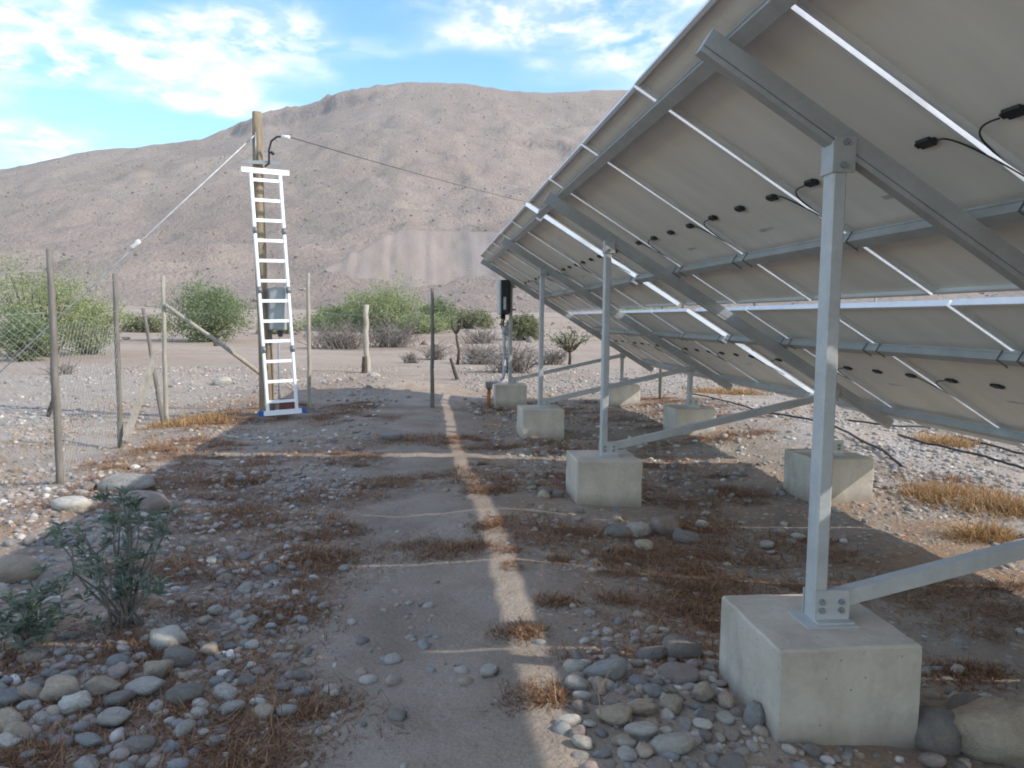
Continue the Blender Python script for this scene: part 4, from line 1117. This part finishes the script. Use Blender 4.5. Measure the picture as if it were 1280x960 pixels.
# dry weeds
def weed_blades(patches, seed, lmin, lmax, wd, flat, single=False):
    r = np.random.RandomState(seed); V = []; 
    for x, y, rad, n in patches:
        rr = rad*np.sqrt(r.rand(n))*(0.75+0.5*r.rand(n)); a = r.uniform(0, 6.28, n)
        rr = rr*(0.55+0.9*(vnoise(np.cos(a)*2.2+x*9, np.sin(a)*2.2+y*9, 7)+0.5)); px, py = x+rr*np.cos(a)*1.35, y+rr*np.sin(a)
        pz = ground_z(px, py)-0.004; d = r.normal(size=(n, 3)); d[:, 2] = np.abs(d[:, 2])*flat+0.12; d /= np.linalg.norm(d, axis=1)[:, None]
        L = (lmin+(lmax-lmin)*r.rand(n)**1.6)[:, None]; p0 = np.stack([px, py, pz], -1)
        s = np.cross(d, np.array([0, 0, 1.0])); s /= np.maximum(np.linalg.norm(s, axis=1)[:, None], 1e-6); s *= wd*r.uniform(0.6, 1.4, n)[:, None]
        if single:
            p0[:, 2] += 0.010*r.rand(n); p1 = p0+d*L; V.append(np.stack([p0-s, p0+s, p1+s*0.4, p1-s*0.4], 1).reshape(-1, 3)); continue
        p1 = p0+d*L*0.55; d2 = d+r.normal(size=(n, 3))*0.55; p2 = p1+d2*L*0.5
        V.append(np.stack([p0-s, p0+s, p1+s*0.8, p1-s*0.8, p1-s*0.8, p1+s*0.8, p2+s*0.15, p2-s*0.15], 1).reshape(-1, 3))
    V = np.concatenate(V); F = np.arange(len(V)).reshape(-1, 4); 
    return V, F

weeds = [(420, 665, 0.20, 'brown', 'rusty dry weed clump right of the gravel beside the dirt path'), (397, 700, 0.16, 'brown', 'rusty dry weed clump just below the larger one by the path'),
         (392, 880, 0.14, 'brown', 'rusty dry weed clump at the bottom left of the path'), (355, 770, 0.17, 'brown', 'rusty dry weeds between the shrub gravel and the path'),
         (612, 620, 0.18, 'brown', 'rusty weed clump on the sunlit strip before the second block'), (585, 695, 0.12, 'brown', 'rusty weed clump left of the sunlit strip'),
         (655, 808, 0.10, 'brown', 'rusty weed clump in the middle of the sunlit strip'), (672, 890, 0.11, 'brown', 'rusty weed clump on the sunlit strip near the cobble heap'),
         (1200, 840, 0.16, 'brown', 'dark rusty weed clump right of the nearest concrete block'), (1205, 628, 0.32, 'gold', 'golden dry grass tuft in the sun right of the half-sunlit block'),
         (1262, 640, 0.26, 'gold', 'golden dry grass tuft at the right edge in the sun'), (1232, 672, 0.18, 'gold', 'smaller golden grass tuft below the sunlit tufts at the right'),
         (170, 820, 0.15, 'brown', 'rusty dry weeds under the green shrub'), (300, 600, 0.28, 'brown', 'broad rusty weed patch left of the track in the middle'),
         (243, 520, 0.42, 'gold', 'golden dry grass left of the ladder foot'), (905, 492, 0.5, 'gold', 'golden grass tuft between the short-post blocks in the sun'),
         (880, 655, 0.22, 'brown', 'rusty weed clump right of the second concrete block'), (690, 772, 0.08, 'brown', 'little rusty weed clump right of the sunlit strip'),
         (30, 950, 0.12, 'brown', 'rusty weed clump in the bottom left corner'), (300, 945, 0.13, 'brown', 'rusty weed clump at the bottom edge left of the path'),
         (1180, 556, 0.3, 'gold', 'golden grass tuft by the hoses at the right')]
for i, (px, py, rad, kind, lab) in enumerate(weeds):
    x, y = G(px, py); n = int(900*min(2.4, (rad/0.15)**1.4)); g = kind == 'gold'
    V, F = weed_blades([(x, y, rad, n), (x+rnd.uniform(-.6, .6)*rad, y+rnd.uniform(-.6, .6)*rad, rad*0.6, n//2)], 500+i, 0.025, 0.17 if g else 0.07, 0.0016+0.00025*y, 0.5 if g else 0.17)
    z = float(ground_z(x, y)); V = V-np.array([x, y, z])
    tag(link('dry_weed', mesh_from_arrays('dry_weed', V, F), MATS['weed_gold' if g else 'weed_brown'], None, (x, y, z)), lab, 'dry grass' if g else 'dry weed', 'dry weed clumps')
pt = []
while len(pt) < 1050:
    x, y = rnd.uniform(-3.2, 4.6), 2.0+11*rnd.random()**1.3
    v = float(fbm(np.array(x*0.9), np.array(y*0.9), 141, 3))
    w_ = 0.10 if x < -0.45 else (0.30 if x < 0.3 and y < 9 else 0.12)
    if v > w_-0.10 and not in_block(x, y, 0.05): pt.append((x, y, rnd.uniform(0.06, 0.26), rnd.randrange(80, 330)))
V, F = weed_blades(pt, 900, 0.02, 0.08, 0.0022, 0.16, True)
tag(link('dry_litter', mesh_from_arrays('dry_litter', V, F), MATS['weed_brown']), 'thin rusty dry weeds and litter scattered over the dirt', kind='stuff')
pt = []
for i in range(150):
    x, y = rnd.uniform(-5.5, -2.3), rnd.uniform(7, 14); pt.append((x, y, rnd.uniform(0.08, 0.3), 40))
for i in range(120):
    x, y = rnd.uniform(3.9, 8.5), rnd.uniform(5.2, 16); pt.append((x, y, rnd.uniform(0.08, 0.25), 30))
V, F = weed_blades(pt, 901, 0.03, 0.12, 0.003, 0.5)
tag(link('dry_grass', mesh_from_arrays('dry_grass', V, F), MATS['weed_gold']), 'straw-coloured dry grass thinly covering the sunlit ground', kind='stuff')
# single tall straws
sm = []
for px, py in ((323, 905), (345, 940), (675, 760), (752, 930), (207, 680), (318, 880)):
    x, y = G(px, py); sm.append((x, y))
for i, (x, y) in enumerate(sm):
    z = float(ground_z(x, y)); h = rnd.uniform(0.14, 0.24)
    o = MB().tube([(0, 0, 0), (rnd.uniform(-.02, .02), 0, h*0.5), (rnd.uniform(-.04, .04), 0, h)], [0.0016, 0.0013, 0.0008], 4).build('dry_stalk', MATS['weed_gold'], None, (x, y, z))
    tag(o, ['straw stalk standing left of the path, near the bottom edge', 'straw stalk at the bottom edge left of the path', 'straw stalk standing right of the sunlit strip', 'straw stalk standing in the cobble heap', 'straw stalk standing just right of the green shrub', 'straw stalk standing between gravel and path at the left'][i], 'dry grass', 'single dry stalks')

# scrub dotted over flat and mountain
def scatter_scrub(name, N, xr, yr, zf, smin, smax, m, label, seed, thr=-0.5):
    r = np.random.RandomState(seed); x = r.uniform(*xr, N); y = r.uniform(*yr, N)
    k = fbm(x*0.02, y*0.02, seed, 3) > thr; x, y = x[k], y[k]; n = len(x); s = smin+(smax-smin)*r.rand(n)**2.2
    B = ico(1); V = B[0][None]*(1+0.28*r.normal(size=(n, len(B[0]), 1)))*s[:, None, None]*np.array([1, 1, 0.75])
    V = V+np.stack([x, y, zf(x, y)+s*0.25], -1)[:, None, :]
    F = (B[1][None]+(np.arange(n)*len(B[0]))[:, None, None]).reshape(-1, 3)
    tag(link(name, mesh_from_arrays(name, V.reshape(-1, 3), F), m), label, kind='stuff')
MATS['scrub'] = leaf_material('mountain_scrub', [(0, (0.14, 0.115, 0.09)), (0.5, (0.20, 0.163, 0.13)), (1, (0.29, 0.238, 0.195))], 0)
scatter_scrub('mountain_scrub', 9000, (-480, 420), (150, 640), mountain_z, 0.18, 0.8, MATS['scrub'], 'dark scrub and loose rocks dotting the mountain slope', 201)
scatter_scrub('flat_scrub', 500, (-70, 70), (34, 150), ground_z, 0.08, 0.32, MATS['scrub'], 'low dry scrub dotted over the sandy flat', 203)

# ------------------------------------------------------------------ haze
hm = bpy.data.materials.new('haze'); hm.use_nodes = True
hm.node_tree.nodes.clear()
ho = hm.node_tree.nodes.new('ShaderNodeOutputMaterial'); hv = hm.node_tree.nodes.new('ShaderNodeVolumePrincipled')
hv.inputs['Color'].default_value = (0.92, 0.94, 0.96, 1); hv.inputs['Density'].default_value = 0.0003; hv.inputs['Anisotropy'].default_value = 0.0
hm.node_tree.links.new(hv.outputs[0], ho.inputs['Volume'])
tag(MB().box(-590, 760, -90, 930, -30, 240).build('haze', hm), 'thin dusty air over the valley', kind='stuff')
